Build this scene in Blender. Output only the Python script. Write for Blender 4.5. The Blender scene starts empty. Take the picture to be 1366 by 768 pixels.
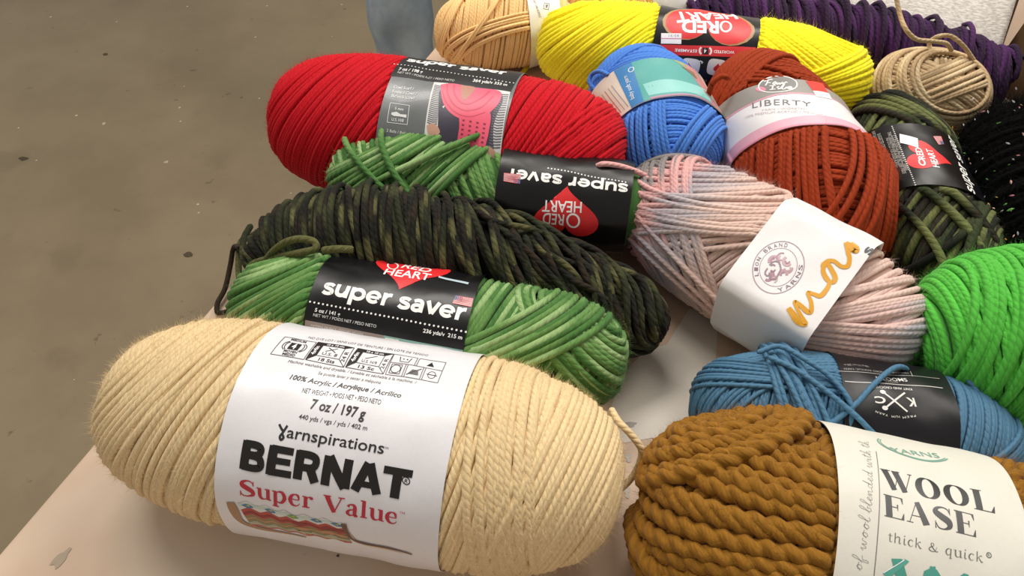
import bpy, bmesh, math, random
import numpy as np
rng = np.random.default_rng(7); random.seed(7)
S = bpy.context.scene; C = S.collection
PI = math.pi
# ------------------------------------------------------------ camera
cam = bpy.data.objects.new('camera', bpy.data.cameras.new('camera')); C.objects.link(cam); S.camera = cam
cam.data.sensor_width = 36; cam.data.lens = 987/1366*36; cam.data.clip_start = .01
cam.location = (0, 0, .40); cam.rotation_euler = (math.radians(40), 0, 0)
# ------------------------------------------------------------ world, lamps, exposure
S.view_settings.view_transform = 'Standard'; S.view_settings.look = 'None'
S.view_settings.gamma = 1; S.view_settings.exposure = 0.0; S.view_settings.use_curve_mapping = False
w = bpy.data.worlds.new('room_light'); S.world = w; w.use_nodes = True
w.node_tree.nodes['Background'].inputs[0].default_value = (1, .93, .84, 1)
w.node_tree.nodes['Background'].inputs[1].default_value = .40
def area(name, loc, target, sx, sy, power, col):
    l = bpy.data.lights.new(name, 'AREA'); l.shape = 'RECTANGLE'; l.size = sx; l.size_y = sy; l.energy = power; l.color = col
    o = bpy.data.objects.new(name, l); C.objects.link(o); o.location = loc
    import mathutils
    d = mathutils.Vector(target)-mathutils.Vector(loc); o.rotation_euler = d.to_track_quat('-Z', 'Y').to_euler()
    return o
area('added_back_fill', (-.4, 1.2, 1.9), (0, .3, 0), 1.2, .5, 29, (1, .95, .88))
area('added_back_fill', (1.3, .9, 1.9), (.1, .3, 0), 1.2, .5, 10, (1, .94, .85))
area('added_back_fill', (.7, 1.25, 1.35), (.15, .6, 0), .9, .4, 13.5, (1, .95, .88))  # added fill below ceiling height, brightens the yarn at the back; no real fixture

# ------------------------------------------------------------ skein geometry
class Sk:
    def __init__(s, C, yaw, L, R, flat=.95, pw=2.6, pit=0, gap=.0012, section=None, wr=.0004, tilt=0., lift=0.):
        s.C=np.array(C,float); y,p=math.radians(yaw),math.radians(pit)
        s.A=np.array([math.cos(y)*math.cos(p),math.sin(y)*math.cos(p),math.sin(p)])
        s.H=np.array([-math.sin(y),math.cos(y),0.]); s.U=np.cross(s.A,s.H)
        s.L,s.R,s.flat,s.pw,s.wr,s.tilt=L,R,flat,pw,wr,tilt
        t=np.linspace(0,math.pi,801); ca,sa=np.cos(t),np.sin(t)
        X=L*np.sign(ca)*np.abs(ca)**(2/pw); r=R*np.clip(sa,0,1)**(2/pw)
        d=np.r_[0,np.cumsum(np.hypot(np.diff(X),np.diff(r)))]
        s.S=d[-1]; q=np.linspace(0,s.S,601)
        s.X=np.interp(q,d,X); s.r=np.interp(q,d,r)
        s.tp=q/s.S*math.pi
        s.sec=section; s.gap=gap; s.k0=R+gap; s.k1=0.; s.k2=0.
        s._sec()
    def rad(s,x):
        return s.R*np.clip(1-np.abs(np.asarray(x,float)/s.L)**s.pw,0,1)**(1/s.pw)
    def _sec(s):
        if s.sec is None:
            f=np.linspace(0,2*math.pi,361)
            P=np.stack([-np.sin(f)*s.k0, np.cos(f)*s.k0*s.flat],1)
        else:
            P=np.array(s.sec,float); P=np.r_[P,P[:1]]
            for _ in range(2):                       # round the folds a little
                Q=[];n=len(P)-1
                for i in range(n):
                    a,b=P[i],P[(i+1)%n]; Q+= [a*.93+b*.07,a*.07+b*.93]
                P=np.array(Q+[Q[0]])
        cl=np.r_[0,np.cumsum(np.linalg.norm(np.diff(P,axis=0),axis=1))]
        n=720; q=np.linspace(0,cl[-1],n+1)
        P=np.stack([np.interp(q,cl,P[:,0]),np.interp(q,cl,P[:,1])],1)
        i0=int(np.argmin(np.where(P[:-1,1]>0,np.abs(P[:-1,0]),9)))
        P=np.r_[P[i0:-1],P[:i0+1]]
        s.P=P; s.per=cl[-1]; s.cl=np.linspace(0,s.per,n+1)
        T=np.roll(P[:-1],-1,0)-np.roll(P[:-1],1,0); T/=np.linalg.norm(T,axis=1)[:,None]
        N=np.stack([-T[:,1],T[:,0]],1)*-1
        if (N*P[:-1]).sum()<0:N=-N
        s.N=np.r_[N,N[:1]]
    def band(s,x0,x1):
        s.x0,s.x1=x0,x1
        if s.sec is None:
            a,b=float(s.rad(x0)),float(s.rad(x1)); m=float(s.rad((x0+x1)/2))
            s.k1=(b-a)/(x1-x0); s.km=(a+b)/2; base=max(m,(a+b)/2); s.k0=base+s.gap-s.k1*0; s.xm=(x0+x1)/2
            s._sec()
        else: s.xm=(x0+x1)/2
        return s
    def lab(s,x,y,off=0.):
        """label plane (x along the axis, y = minus arc length from the top towards the front) -> world"""
        x=np.asarray(x,float);y=np.asarray(y,float)
        c=np.mod(-y,s.per)
        yy=-(np.mod(c+s.per/2,s.per)-s.per/2); xe=x+s.tilt*yy
        p=np.stack([np.interp(c,s.cl,s.P[:,0]),np.interp(c,s.cl,s.P[:,1])],-1)
        n=np.stack([np.interp(c,s.cl,s.N[:,0]),np.interp(c,s.cl,s.N[:,1])],-1)
        k=1+(s.k1*(x-getattr(s,'xm',0)))/s.k0
        w=s.wr*(np.sin(x*95+c*2*math.pi/s.per*3+1.3)*np.sin(c*2*math.pi/s.per*5+x*60)+.6*np.sin(x*210-c*2*math.pi/s.per*7))
        q=p*k[...,None]+n*(off+w)[...,None]
        return s.C+xe[...,None]*s.A+q[...,0:1]*s.H+q[...,1:2]*s.U
# ------------------------------------------------------------ helpers
def lin(h):
    if isinstance(h, str):
        v = [int(h[i:i+2], 16)/255 for i in (0, 2, 4)]
    else: v = list(h)
    return tuple(((c+.055)/1.055)**2.4 if c > .04045 else c/12.92 for c in v)+(1.,)
def mixc(a, b, t): return tuple(x*(1-t)+y*t for x, y in zip(a, b))
def tag(o, label=None, cat=None, group=None, kind=None):
    for k, v in (('label', label), ('category', cat), ('group', group), ('kind', kind)):
        if v: o[k] = v
    return o
def empty(name, loc, label=None, cat=None, group=None):
    o = bpy.data.objects.new(name, None); C.objects.link(o); o.location = loc; o.empty_display_size = .02
    return tag(o, label, cat, group)
def link(name, me, parent=None):
    o = bpy.data.objects.new(name, me); C.objects.link(o)
    if parent is not None:
        o.parent = parent; wm = loc_of(parent); o.location = (-wm[0], -wm[1], -wm[2])
    return o
def loc_of(o):
    l = np.array(o.location)
    while o.parent is not None:
        o = o.parent; l = l+np.array(o.location)
    return l
def nmat(name, rough=.6, spec=.5):
    m = bpy.data.materials.new(name); m.use_nodes = True; nt = m.node_tree; b = nt.nodes['Principled BSDF']
    b.inputs['Roughness'].default_value = rough; b.inputs['Specular IOR Level'].default_value = spec
    return m, nt, b
def N(nt, t, **kw):
    n = nt.nodes.new(t)
    for k, v in kw.items():
        if k.startswith('i_'): n.inputs[int(k[2:]) if k[2:].isdigit() else k[2:]].default_value = v
        else: setattr(n, k, v)
    return n
_flat = {}
def ink(col, rough=.42, spec=.5):
    key = (col if isinstance(col, str) else tuple(col), rough)
    if key in _flat: return _flat[key]
    m, nt, b = nmat('print_'+str(len(_flat)), rough, spec); c = lin(col) if isinstance(col, str) else col
    nz = N(nt, 'ShaderNodeTexNoise', i_Scale=900., i_Detail=2.); tc = N(nt, 'ShaderNodeTexCoord')
    mx = N(nt, 'ShaderNodeMix', data_type='RGBA'); mx.inputs[6].default_value = c; mx.inputs[7].default_value = tuple(x*.86 for x in c[:3])+(1,)
    nt.links.new(tc.outputs['Object'], nz.inputs['Vector']); nt.links.new(nz.outputs[0], mx.inputs[0]); nt.links.new(mx.outputs[2], b.inputs['Base Color'])
    _flat[key] = m; return m
def paper(name, col, rough=.38, spec=.5, coat=0.):
    m, nt, b = nmat(name, rough, spec); c = lin(col)
    tc = N(nt, 'ShaderNodeTexCoord'); n1 = N(nt, 'ShaderNodeTexNoise', i_Scale=22., i_Detail=3.); n2 = N(nt, 'ShaderNodeTexNoise', i_Scale=600., i_Detail=2.)
    mx = N(nt, 'ShaderNodeMix', data_type='RGBA'); mx.inputs[6].default_value = c; mx.inputs[7].default_value = tuple(x*.93 for x in c[:3])+(1,)
    bp = N(nt, 'ShaderNodeBump', i_Strength=.25, i_Distance=.004); bp2 = N(nt, 'ShaderNodeBump', i_Strength=.05, i_Distance=.0003)
    L = nt.links.new
    L(tc.outputs['Object'], n1.inputs['Vector']); L(tc.outputs['Object'], n2.inputs['Vector']); L(n2.outputs[0], mx.inputs[0]); L(mx.outputs[2], b.inputs['Base Color'])
    L(n1.outputs[0], bp.inputs['Height']); L(n2.outputs[0], bp2.inputs['Height']); L(bp.outputs[0], bp2.inputs['Normal']); L(bp2.outputs[0], b.inputs['Normal'])
    b.inputs['Coat Weight'].default_value = coat
    return m
def yarn_mat(name, pitch=.0045, ply=3, bump=.5, sheen=.25, heather=.12, rough=.85, spec=.25, dist=.0006):
    """colour comes from the strand's own dye (attribute); the twist of the plies is relief along the strand"""
    m, nt, b = nmat(name, rough, spec); L = nt.links.new
    at = N(nt, 'ShaderNodeAttribute', attribute_name='dye'); uv = N(nt, 'ShaderNodeUVMap', uv_map='UVMap'); sp = N(nt, 'ShaderNodeSeparateXYZ')
    L(uv.outputs[0], sp.inputs[0])
    a = N(nt, 'ShaderNodeMath', operation='MULTIPLY', i_1=2*PI/pitch); L(sp.outputs[0], a.inputs[0])
    c = N(nt, 'ShaderNodeMath', operation='MULTIPLY', i_1=2*PI*ply); L(sp.outputs[1], c.inputs[0])
    d = N(nt, 'ShaderNodeMath', operation='ADD'); L(a.outputs[0], d.inputs[0]); L(c.outputs[0], d.inputs[1])
    s = N(nt, 'ShaderNodeMath', operation='COSINE'); L(d.outputs[0], s.inputs[0])
    ab = N(nt, 'ShaderNodeMath', operation='MULTIPLY_ADD', i_1=.5, i_2=.5); L(s.outputs[0], ab.inputs[0])
    pw = N(nt, 'ShaderNodeMath', operation='POWER', i_1=.5); L(ab.outputs[0], pw.inputs[0])
    tc = N(nt, 'ShaderNodeTexCoord'); nz = N(nt, 'ShaderNodeTexNoise', i_Scale=1., i_Detail=3.)
    fx = N(nt, 'ShaderNodeMath', operation='MULTIPLY', i_1=.9); fy = N(nt, 'ShaderNodeMath', operation='MULTIPLY', i_1=260.); cx = N(nt, 'ShaderNodeCombineXYZ')
    L(d.outputs[0], fx.inputs[0]); L(sp.outputs[0], fy.inputs[0]); L(fx.outputs[0], cx.inputs[0]); L(fy.outputs[0], cx.inputs[1]); L(cx.outputs[0], nz.inputs['Vector'])
    ad = N(nt, 'ShaderNodeMath', operation='MULTIPLY_ADD', i_1=.8); L(nz.outputs[0], ad.inputs[0]); L(pw.outputs[0], ad.inputs[2])
    bp = N(nt, 'ShaderNodeBump', i_Strength=bump, i_Distance=dist); L(ad.outputs[0], bp.inputs['Height']); L(bp.outputs[0], b.inputs['Normal'])
    hs = N(nt, 'ShaderNodeHueSaturation'); mr = N(nt, 'ShaderNodeMapRange', i_1=.3, i_2=.7, i_3=1-heather, i_4=1+heather)
    L(nz.outputs[0], mr.inputs[0]); L(mr.outputs[0], hs.inputs['Value']); L(at.outputs['Color'], hs.inputs['Color']); L(hs.outputs[0], b.inputs['Base Color'])
    b.inputs['Sheen Weight'].default_value = sheen; b.inputs['Sheen Roughness'].default_value = .4
    tw = N(nt, 'ShaderNodeMix', data_type='RGBA'); tw.inputs[0].default_value = .5; tw.inputs[7].default_value = (1, 1, 1, 1)
    L(at.outputs['Color'], tw.inputs[6]); L(tw.outputs[2], b.inputs['Sheen Tint'])
    return m

class Acc:
    """collects tubes, grids and fibres as ONE mesh"""
    def __init__(s): s.V=[]; s.F=[]; s.UV=[]; s.K=[]; s.T=[]; s.TK=[]; s.n=0
    def tube(s, P, Nn, r, k, col, keep=None, amp=0., pitch=.01, ply=2, u0=0., seed=0.):
        P=np.asarray(P,float); n=len(P)
        if n<2: return
        T=np.gradient(P,axis=0); T/=np.linalg.norm(T,axis=1)[:,None]+1e-12
        Nn=Nn-(Nn*T).sum(1)[:,None]*T; Nn/=np.linalg.norm(Nn,axis=1)[:,None]+1e-12
        B=np.cross(T,Nn)
        d=np.r_[0,np.cumsum(np.linalg.norm(np.diff(P,axis=0),axis=1))]+u0
        a=np.arange(k)/k*2*PI
        rr=np.broadcast_to(np.asarray(r,float).reshape(-1,1) if np.ndim(r) else np.array([[r]]),(n,k)).copy()
        if amp: rr=rr*(1-amp+amp*1.6*np.abs(np.cos((ply*a[None,:]-2*PI*d[:,None]/pitch)/2)))
        V=P[:,None,:]+(np.cos(a)[None,:]*rr)[...,None]*Nn[:,None,:]+(np.sin(a)[None,:]*rr)[...,None]*B[:,None,:]
        i=np.arange(n-1)
        if keep is not None: i=i[keep[:-1]&keep[1:]]
        if not len(i): return
        used=np.zeros(n,bool); used[i]=1; used[i+1]=1; m=np.cumsum(used)-1
        V=V[used]; ia=m[i]; ib=m[i+1]
        j=np.arange(k); jn=(j+1)%k
        F=np.stack([ia[:,None]*k+j,ia[:,None]*k+jn,ib[:,None]*k+jn,ib[:,None]*k+j],-1).reshape(-1,4)+s.n
        ua=np.broadcast_to(d[i][:,None],(len(i),k)); ub=np.broadcast_to(d[i+1][:,None],(len(i),k)); va=np.broadcast_to(j/k,(len(i),k)); vb=np.broadcast_to((j+1)/k,(len(i),k))
        UV=np.stack([ua,va,ua,vb,ub,vb,ub,va],-1).reshape(-1,2)
        col=np.asarray(col,float)
        if col.ndim==1: col=np.broadcast_to(col,(n,3))
        K=np.repeat(col[used][:,None,:],k,1).reshape(-1,3)
        s.V.append(V.reshape(-1,3)); s.F.append(F); s.UV.append(UV); s.K.append(K); s.n+=len(K)
    def grid(s, G, col, close=True):
        a,b=G.shape[:2]; i=np.arange(a-1)[:,None]; j=np.arange(b if close else b-1)[None,:]; jn=(j+1)%b
        F=np.stack([i*b+j,i*b+jn,(i+1)*b+jn,(i+1)*b+j],-1).reshape(-1,4)+s.n
        s.V.append(G.reshape(-1,3)); s.F.append(F); s.UV.append(np.zeros((len(F)*4,2))); s.K.append(np.broadcast_to(np.asarray(col,float)[:3],(a*b,3))); s.n+=a*b
    def fuzz(s, Pp, Nn, Kk, n, ln=.0045, wd=.00005):
        if len(Pp)==0: return
        q=rng.integers(0,len(Pp),n); P=Pp[q]; Nq=Nn[q]; K=Kk[q]
        D=Nq*.7+rng.normal(size=(n,3))*.6; D/=np.linalg.norm(D,axis=1)[:,None]
        L=(ln*(.35+rng.random(n)))[:,None]; W=np.cross(D,rng.normal(size=(n,3))); W/=np.linalg.norm(W,axis=1)[:,None]+1e-9; W*=wd
        bend=rng.normal(size=(n,3))*L*.35
        m=P+D*L*.5+bend*.4; e=P+D*L+bend
        V=np.stack([P-W,P+W,m-W*.8,m+W*.8,e],1).reshape(-1,3); b=np.arange(n)[:,None]*5+s.n
        s.F.append(np.concatenate([b+np.array([0,1,3,2])],0)); s.UV.append(np.zeros((n*4,2)))
        s.T.append(b+np.array([2,3,4])); s.V.append(V); s.K.append(np.repeat(K,5,0)); s.n+=n*5
    def build(s, name, mat, parent=None, smooth=True):
        V=np.concatenate(s.V); F=np.concatenate(s.F); UV=np.concatenate(s.UV); K=np.concatenate(s.K)
        T=np.concatenate(s.T) if s.T else np.zeros((0,3),int)
        if parent is not None: V=V-loc_of(parent)
        me=bpy.data.meshes.new(name); nl=len(F)*4+len(T)*3; nf=len(F)+len(T)
        me.vertices.add(len(V)); me.vertices.foreach_set('co',V.astype(np.float32).ravel())
        me.loops.add(nl); me.loops.foreach_set('vertex_index',np.r_[F.ravel(),T.ravel()].astype(np.int32))
        me.polygons.add(nf); me.polygons.foreach_set('loop_start',np.r_[np.arange(len(F))*4,len(F)*4+np.arange(len(T))*3].astype(np.int32))
        me.update(calc_edges=True); me.polygons.foreach_set('use_smooth',np.full(nf,smooth))
        u=me.uv_layers.new(name='UVMap'); u.data.foreach_set('uv',np.r_[UV.ravel(),np.zeros(len(T)*6)].astype(np.float32))
        a=me.color_attributes.new('dye','FLOAT_COLOR','POINT'); a.data.foreach_set('color',np.c_[K,np.ones(len(K))].astype(np.float32).ravel())
        me.materials.append(mat); me.validate()
        o=bpy.data.objects.new(name,me); C.objects.link(o)
        if parent is not None: o.parent=parent
        return o

def wob(t, n=3, lo=1., hi=6.):
    """smooth random wobble about 0, amplitude about 1"""
    t=np.asarray(t,float); o=np.zeros_like(t)
    for _ in range(n): o+=np.sin(t*rng.uniform(lo,hi)+rng.uniform(0,2*PI))
    return o/math.sqrt(n)
def solid(c):
    c=np.array(lin(c)[:3] if isinstance(c,str) else c)
    def f(X,d,seed):
        v=1+.05*math.sin(seed*12.9)+.03*np.sin(d*9+seed)
        return c[None,:]*v[:,None]
    return f
def shades(cols, period=.5, sharp=1., deep=1.):
    cc=np.array([lin(c)[:3] for c in cols])*deep; n=len(cc)
    def f(X,d,seed):
        q=(d/period*n+seed*3.7+.5*np.sin(d*6.1+seed)); i=np.floor(q).astype(int); t=np.clip((q-i-.5)*sharp*2+.5,0,1)[:,None]; t=t*t*(3-2*t)
        h=lambda k: (k*7919+k*k*31)%n
        return cc[h(i)]*(1-t)+cc[h(i+1)]*t
    return f
def axial(stops):
    """self-striping: the dye changes as the ball was wound, so it follows the axis loosely"""
    xs=[a for a,_ in stops]; cc=np.array([lin(b)[:3] for _,b in stops])
    def f(X,d,seed):
        x=X+.006*np.sin(d*3+seed*2)+.010*math.sin(seed*5.1)
        return np.stack([np.interp(x,xs,cc[:,k]) for k in range(3)],-1)
    return f

FIB={}
def wind(sk, acc, bunches, dia, colf, k=6, step=.004, amp=0., pitch=.01, ply=2, jit=.18, hide=None, sink=.40, fuzz=0, fl=.0045, under=.4, slack=.0, dens=.76):
    """winds yarn round the body: each bunch = (alpha, psi, b0, b1, level) parallel turns in a plane tilted by alpha towards azimuth psi"""
    pp=[];nn=[];kk=[]
    tps,Xs,rs=sk.tp,sk.X,sk.r
    # inner ball
    t=np.linspace(0,PI,25); f=np.linspace(0,2*PI,49)[:-1]; TT,FF=np.meshgrid(t,f,indexing='ij')
    X=np.interp(TT,tps,Xs)*.97; r=np.interp(TT,tps,rs)*.96-dia*.35; r=np.clip(r,0,9)
    G=sk.C+X[...,None]*sk.A+(r*np.cos(FF))[...,None]*sk.H+(r*sk.flat*np.sin(FF))[...,None]*sk.U
    G[...,2]=np.maximum(G[...,2],.0015)
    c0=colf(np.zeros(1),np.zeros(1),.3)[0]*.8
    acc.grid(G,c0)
    for bi,(al,ps,b0,b1,lev) in enumerate(bunches):
        al,ps,b0,b1=[math.radians(v) for v in (al,ps,b0,b1)]
        n=np.array([math.cos(al),math.sin(al)*math.cos(ps),math.sin(al)*math.sin(ps)])
        e1=np.cross(n,[.3,.5,.81] if abs(n[0])>.5 else [1,0,0]); e1/=np.linalg.norm(e1); e2=np.cross(n,e1)
        eff=sk.S if al<PI/4 else PI*sk.R
        turns=max(2,int(round(abs(b1-b0)/PI*eff/(dia*dens))))
        per=2*PI*sk.R if al<PI/4 else 2*math.hypot(2*sk.L,2*sk.R)*.8
        m=max(24,int(per/step)); tt=np.linspace(0,turns,turns*m+1); seed=rng.uniform(0,10)
        be=b0+(b1-b0)*tt/turns
        jn=rng.normal(size=turns+2)*jit; jr=rng.normal(size=turns+2)*.3
        be=be+np.interp(tt,np.arange(turns+2)-.0,jn)*dia/eff*PI*(1 if True else 0)+wob(tt,3,1.5,7)*dia*.25/eff*PI+slack*wob(tt,3,3,9)
        be=np.clip(be,-PI/2+.01,PI/2-.01)
        th=2*PI*tt
        p=np.sin(be)[:,None]*n+np.cos(be)[:,None]*(np.cos(th)[:,None]*e1+np.sin(th)[:,None]*e2)
        tp=np.arccos(np.clip(p[:,0],-1,1)); ph=np.arctan2(p[:,2],p[:,1])
        X=np.interp(tp,tps,Xs); r=np.interp(tp,tps,rs)
        Q=sk.C+X[:,None]*sk.A+(r*np.cos(ph))[:,None]*sk.H+(r*sk.flat*np.sin(ph))[:,None]*sk.U
        gx=sk.pw/sk.L*np.sign(X)*np.abs(X/sk.L)**(sk.pw-1); gr=sk.pw/sk.R*np.abs(r/sk.R)**(sk.pw-1)
        Nn=gx[:,None]*sk.A+(gr*np.cos(ph))[:,None]*sk.H+(gr*np.sin(ph)/sk.flat)[:,None]*sk.U
        Nn/=np.linalg.norm(Nn,axis=1)[:,None]+1e-12
        env=np.minimum(1,np.minimum(tt,turns-tt)*1.5+.0)
        off=(-dia*sink+lev*dia*.62*env+dia*.12*np.interp(tt,np.arange(turns+2),jr)+dia*.08*wob(tt,3,4,20)-(1-env)*dia*.6)
        Q=Q+Nn*off[:,None]
        yy=-(np.mod(ph,2*PI)-PI/2)*sk.R; xe=X-sk.tilt*yy
        if hasattr(sk,'x0'):      # the paper band presses the yarn in
            v=Q-sk.C; h_=v@sk.H; u_=v@sk.U; rho=np.hypot(h_,u_)+1e-9
            pa=np.arctan2(sk.P[:-1,1],sk.P[:-1,0]); so=np.argsort(pa); pr=np.hypot(sk.P[:-1,0],sk.P[:-1,1])[so]
            rb=np.interp(np.arctan2(u_,h_),pa[so],pr,period=2*PI)*(1+sk.k1*(xe-sk.xm)/sk.k0)
            dist=np.maximum(0,np.maximum(sk.x0-.001-xe,xe-sk.x1-.001)); lim=rb-dia*(.8 if amp else .62)-.0006+dist*.9
            f_=np.minimum(1,lim/rho); Q=Q-(h_*(1-f_))[:,None]*sk.H-(u_*(1-f_))[:,None]*sk.U
        Q[:,2]=np.maximum(Q[:,2],dia*.45)
        keep=(Q[:,2]-sk.C[2])>-sk.R*sk.flat*(.45+under)
        if hide: keep&=~((xe>hide[0])&(xe<hide[1]))
        d=np.r_[0,np.cumsum(np.linalg.norm(np.diff(Q,axis=0),axis=1))]
        col=np.concatenate([colf(X[i*m:(i+1)*m+(i==turns-1)],d[i*m:(i+1)*m+(i==turns-1)],seed+i*.37*(1 if colf.__name__ else 1)) if False else colf(X[i*m:(i+1)*m+(i==turns-1)],d[i*m:(i+1)*m+(i==turns-1)],seed) for i in range(turns)])
        rr=dia*.52*(1+.06*wob(tt,2,9,30))
        acc.tube(Q,Nn,rr,k,col,keep,amp,pitch,ply)
        z=keep&(Nn[:,2]>-.3)&(~((xe>sk.x0-.001)&(xe<sk.x1+.001)) if hasattr(sk,'x0') else True); pp.append(Q[z]+Nn[z]*dia*.3);nn.append(Nn[z]);kk.append(col[z])
    if fuzz: acc.fuzz(np.concatenate(pp),np.concatenate(nn),np.concatenate(kk),fuzz,fl)

def catmull(P, n=12):
    P=np.array(P,float); P=np.r_[[2*P[0]-P[1]],P,[2*P[-1]-P[-2]]]; o=[]
    t=np.linspace(0,1,n,endpoint=False)[:,None]
    for i in range(1,len(P)-2):
        a,b,c,d=P[i-1],P[i],P[i+1],P[i+2]
        o.append(.5*((2*b)+(-a+c)*t+(2*a-5*b+4*c-d)*t**2+(-a+3*b-3*c+d)*t**3))
    o.append(P[-2:-1]); return np.concatenate(o)
def loose(acc, pts, dia, colf, k=7, n=10, seed=1., up=(0,0,1), **kw):
    Q=catmull(pts,n); Nn=np.tile(np.array(up,float),(len(Q),1)); T=np.gradient(Q,axis=0)
    T/=np.linalg.norm(T,axis=1)[:,None]; bad=np.abs((T*Nn).sum(1))>.92; Nn[bad]=np.array([.6,-.7,.3])
    d=np.r_[0,np.cumsum(np.linalg.norm(np.diff(Q,axis=0),axis=1))]
    r=np.full(len(Q),dia*.5); r[0]*=.6; r[-1]*=.6
    acc.tube(Q,Nn,r,k,colf(np.zeros(len(Q)),d,seed),None,**kw)

# ------------------------------------------------------------ labels
class Label:
    def __init__(s, sk, parent, mat, name='paper_band', c0=None, c1=None, na=14, nc=150, thick=.0003):
        s.sk=sk; s.g={}; s.sk=sk
        x=np.linspace(sk.x0,sk.x1,na+1); full=c0 is None
        y=np.linspace(-sk.per/2,sk.per/2,nc+1) if full else np.linspace(c0,c1,nc+1)
        X,Y=np.meshgrid(x,y,indexing='ij')
        A=Acc(); O=sk.lab(X,Y,0.); I=sk.lab(X,Y,-thick)
        if full: O=O[:,:-1];I=I[:,:-1]
        O[...,2]=np.maximum(O[...,2],.0008); I[...,2]=np.maximum(I[...,2],.0006)
        A.grid(O,(1,1,1),full); A.grid(I[::-1],(1,1,1),full)
        for e in (0,-1): A.grid(np.stack([O[e],I[e]] if e else [I[e],O[e]],0),(1,1,1),full)
        s.band=A.build(name,mat,parent)
    def _put(s, g, V, F, col, lev):
        """V (n,2) in the label plane, F faces; sliced so that it follows the paper"""
        bm=bmesh.new(); vs=[bm.verts.new((a,b,0)) for a,b in V]
        for f in F:
            try: bm.faces.new([vs[i] for i in f])
            except ValueError: pass
        V=np.array(V)
        for ax,st in ((1,.0028),(0,.006)):
            lo,hi=V[:,ax].min(),V[:,ax].max()
            if hi-lo>st*1.5:
                if ax==1 or hi-lo>.012:
                    bmesh.ops.triangulate(bm,faces=bm.faces[:])
                    for q in np.arange(math.floor(lo/st)*st,hi,st):
                        if q<=lo: continue
                        no=(0,1,0) if ax else (1,0,0); co=(0,q,0) if ax else (q,0,0)
                        bmesh.ops.bisect_plane(bm,geom=bm.verts[:]+bm.edges[:]+bm.faces[:],plane_co=co,plane_no=no)
        bm.verts.index_update()
        P=np.array([v.co[:2] for v in bm.verts]); Fs=[[v.index for v in f.verts] for f in bm.faces]; bm.free()
        if not Fs: return
        s._add(g,P,Fs,col,lev)
    def _add(s,g,P,Fs,col,lev):
        W=s.sk.lab(P[:,0],P[:,1],.00013+.00006*lev)
        W[:,2]=np.maximum(W[:,2],.0009)
        e=s.g.setdefault(g,dict(V=[],F=[],M=[],n=0,mats=[]))
        if col not in e['mats']: e['mats'].append(col)
        mi=e['mats'].index(col)
        e['V'].append(W); e['F']+=[[i+e['n'] for i in f] for f in Fs]; e['M']+=[mi]*len(Fs); e['n']+=len(W)
    def poly(s, g, pts, col, lev=0):
        pts=[tuple(map(float,p)) for p in pts]; a=sum(p[0]*q[1]-q[0]*p[1] for p,q in zip(pts,pts[1:]+pts[:1]))
        if a<0: pts=pts[::-1]
        s._put(g,pts,[list(range(len(pts)))],col,lev)
    def text(s, g, st, p0, p1, top, col, lev=1, bold=0., ref='H', shear=0., spacing=1.):
        me=text_mesh(st,bold,shear,spacing); V,F=me
        p0=np.array(p0);p1=np.array(p1);top=np.array(top); d=p1-p0; wl=np.linalg.norm(d); d=d/wl; n=np.array([-d[1],d[0]])
        h=abs((top-p0)@n); sy=h/(.682 if ref=='H' else .53); x0,x1=V[:,0].min(),V[:,0].max()
        U=p0+((V[:,0]-x0)/(x1-x0)*wl)[:,None]*d+(V[:,1]*sy)[:,None]*n
        if h>.005: s._put(g,U,F,col,lev)
        else: s._add(g,U,F,col,lev)
    def ribbon(s, g, pts, wd, col, lev=1, n=6, smooth=True):
        P=catmull(pts,n) if smooth else np.array(pts,float)
        wd=np.array(wd,float)*np.ones(len(pts)) if np.ndim(wd)==0 else np.array(wd,float)
        W=catmull(np.c_[wd,wd],n)[:,0] if smooth else wd
        T=np.gradient(P,axis=0); T/=np.linalg.norm(T,axis=1)[:,None]+1e-12; Nn=np.c_[-T[:,1],T[:,0]]*W[:,None]/2
        V=np.concatenate([P+Nn,P-Nn]); m=len(P)
        F=[[i+m,i+1+m,i+1,i] for i in range(m-1)]
        if np.ptp(V[:,1])>.004 and (not smooth or W.max()>.0015): s._put(g,V,F,col,lev)
        else: s._add(g,V,F,col,lev)
    def line(s,g,a,b,wd,col,lev=1):
        a=np.array(a);b=np.array(b); n=max(2,int(np.linalg.norm(b-a)/.003)); s.ribbon(g,[a+(b-a)*t for t in np.linspace(0,1,n)],wd,col,lev,smooth=False)
    def dots(s,g,a,b,n,r,col,lev=1):
        a=np.array(a);b=np.array(b)
        V=[];F=[]
        for i in range(n):
            c=a+(b-a)*i/(n-1); F.append([len(V)+k for k in range(8)]); V+=[(c[0]+r*math.cos(k*PI/4),c[1]+r*math.sin(k*PI/4)) for k in range(8)]
        s._add(g,np.array(V),F,col,lev)
    def glyphs(s, g, st, p0, p1, top, col, font, lev=1, wmul=1.):
        """lettering drawn with a broad pen"""
        p0=np.array(p0);p1=np.array(p1); d=p1-p0; wl=np.linalg.norm(d); d=d/wl; n=np.array([-d[1],d[0]]); h=abs((np.array(top)-p0)@n)
        tot=sum(font.get(c,(.45,[]))[0] for c in st); x=0; sx=wl/tot
        for c in st:
            adv,strokes=font.get(c,(.45,[]))
            for st_ in strokes:
                P=[p0+(x+q[0])*sx*d+q[1]*h*n for q in st_]; W=[q[2]*h*wmul for q in st_]
                s.ribbon(g,P,W,col,lev,n=5,smooth=len(st_)>2)
            x+=adv
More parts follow.
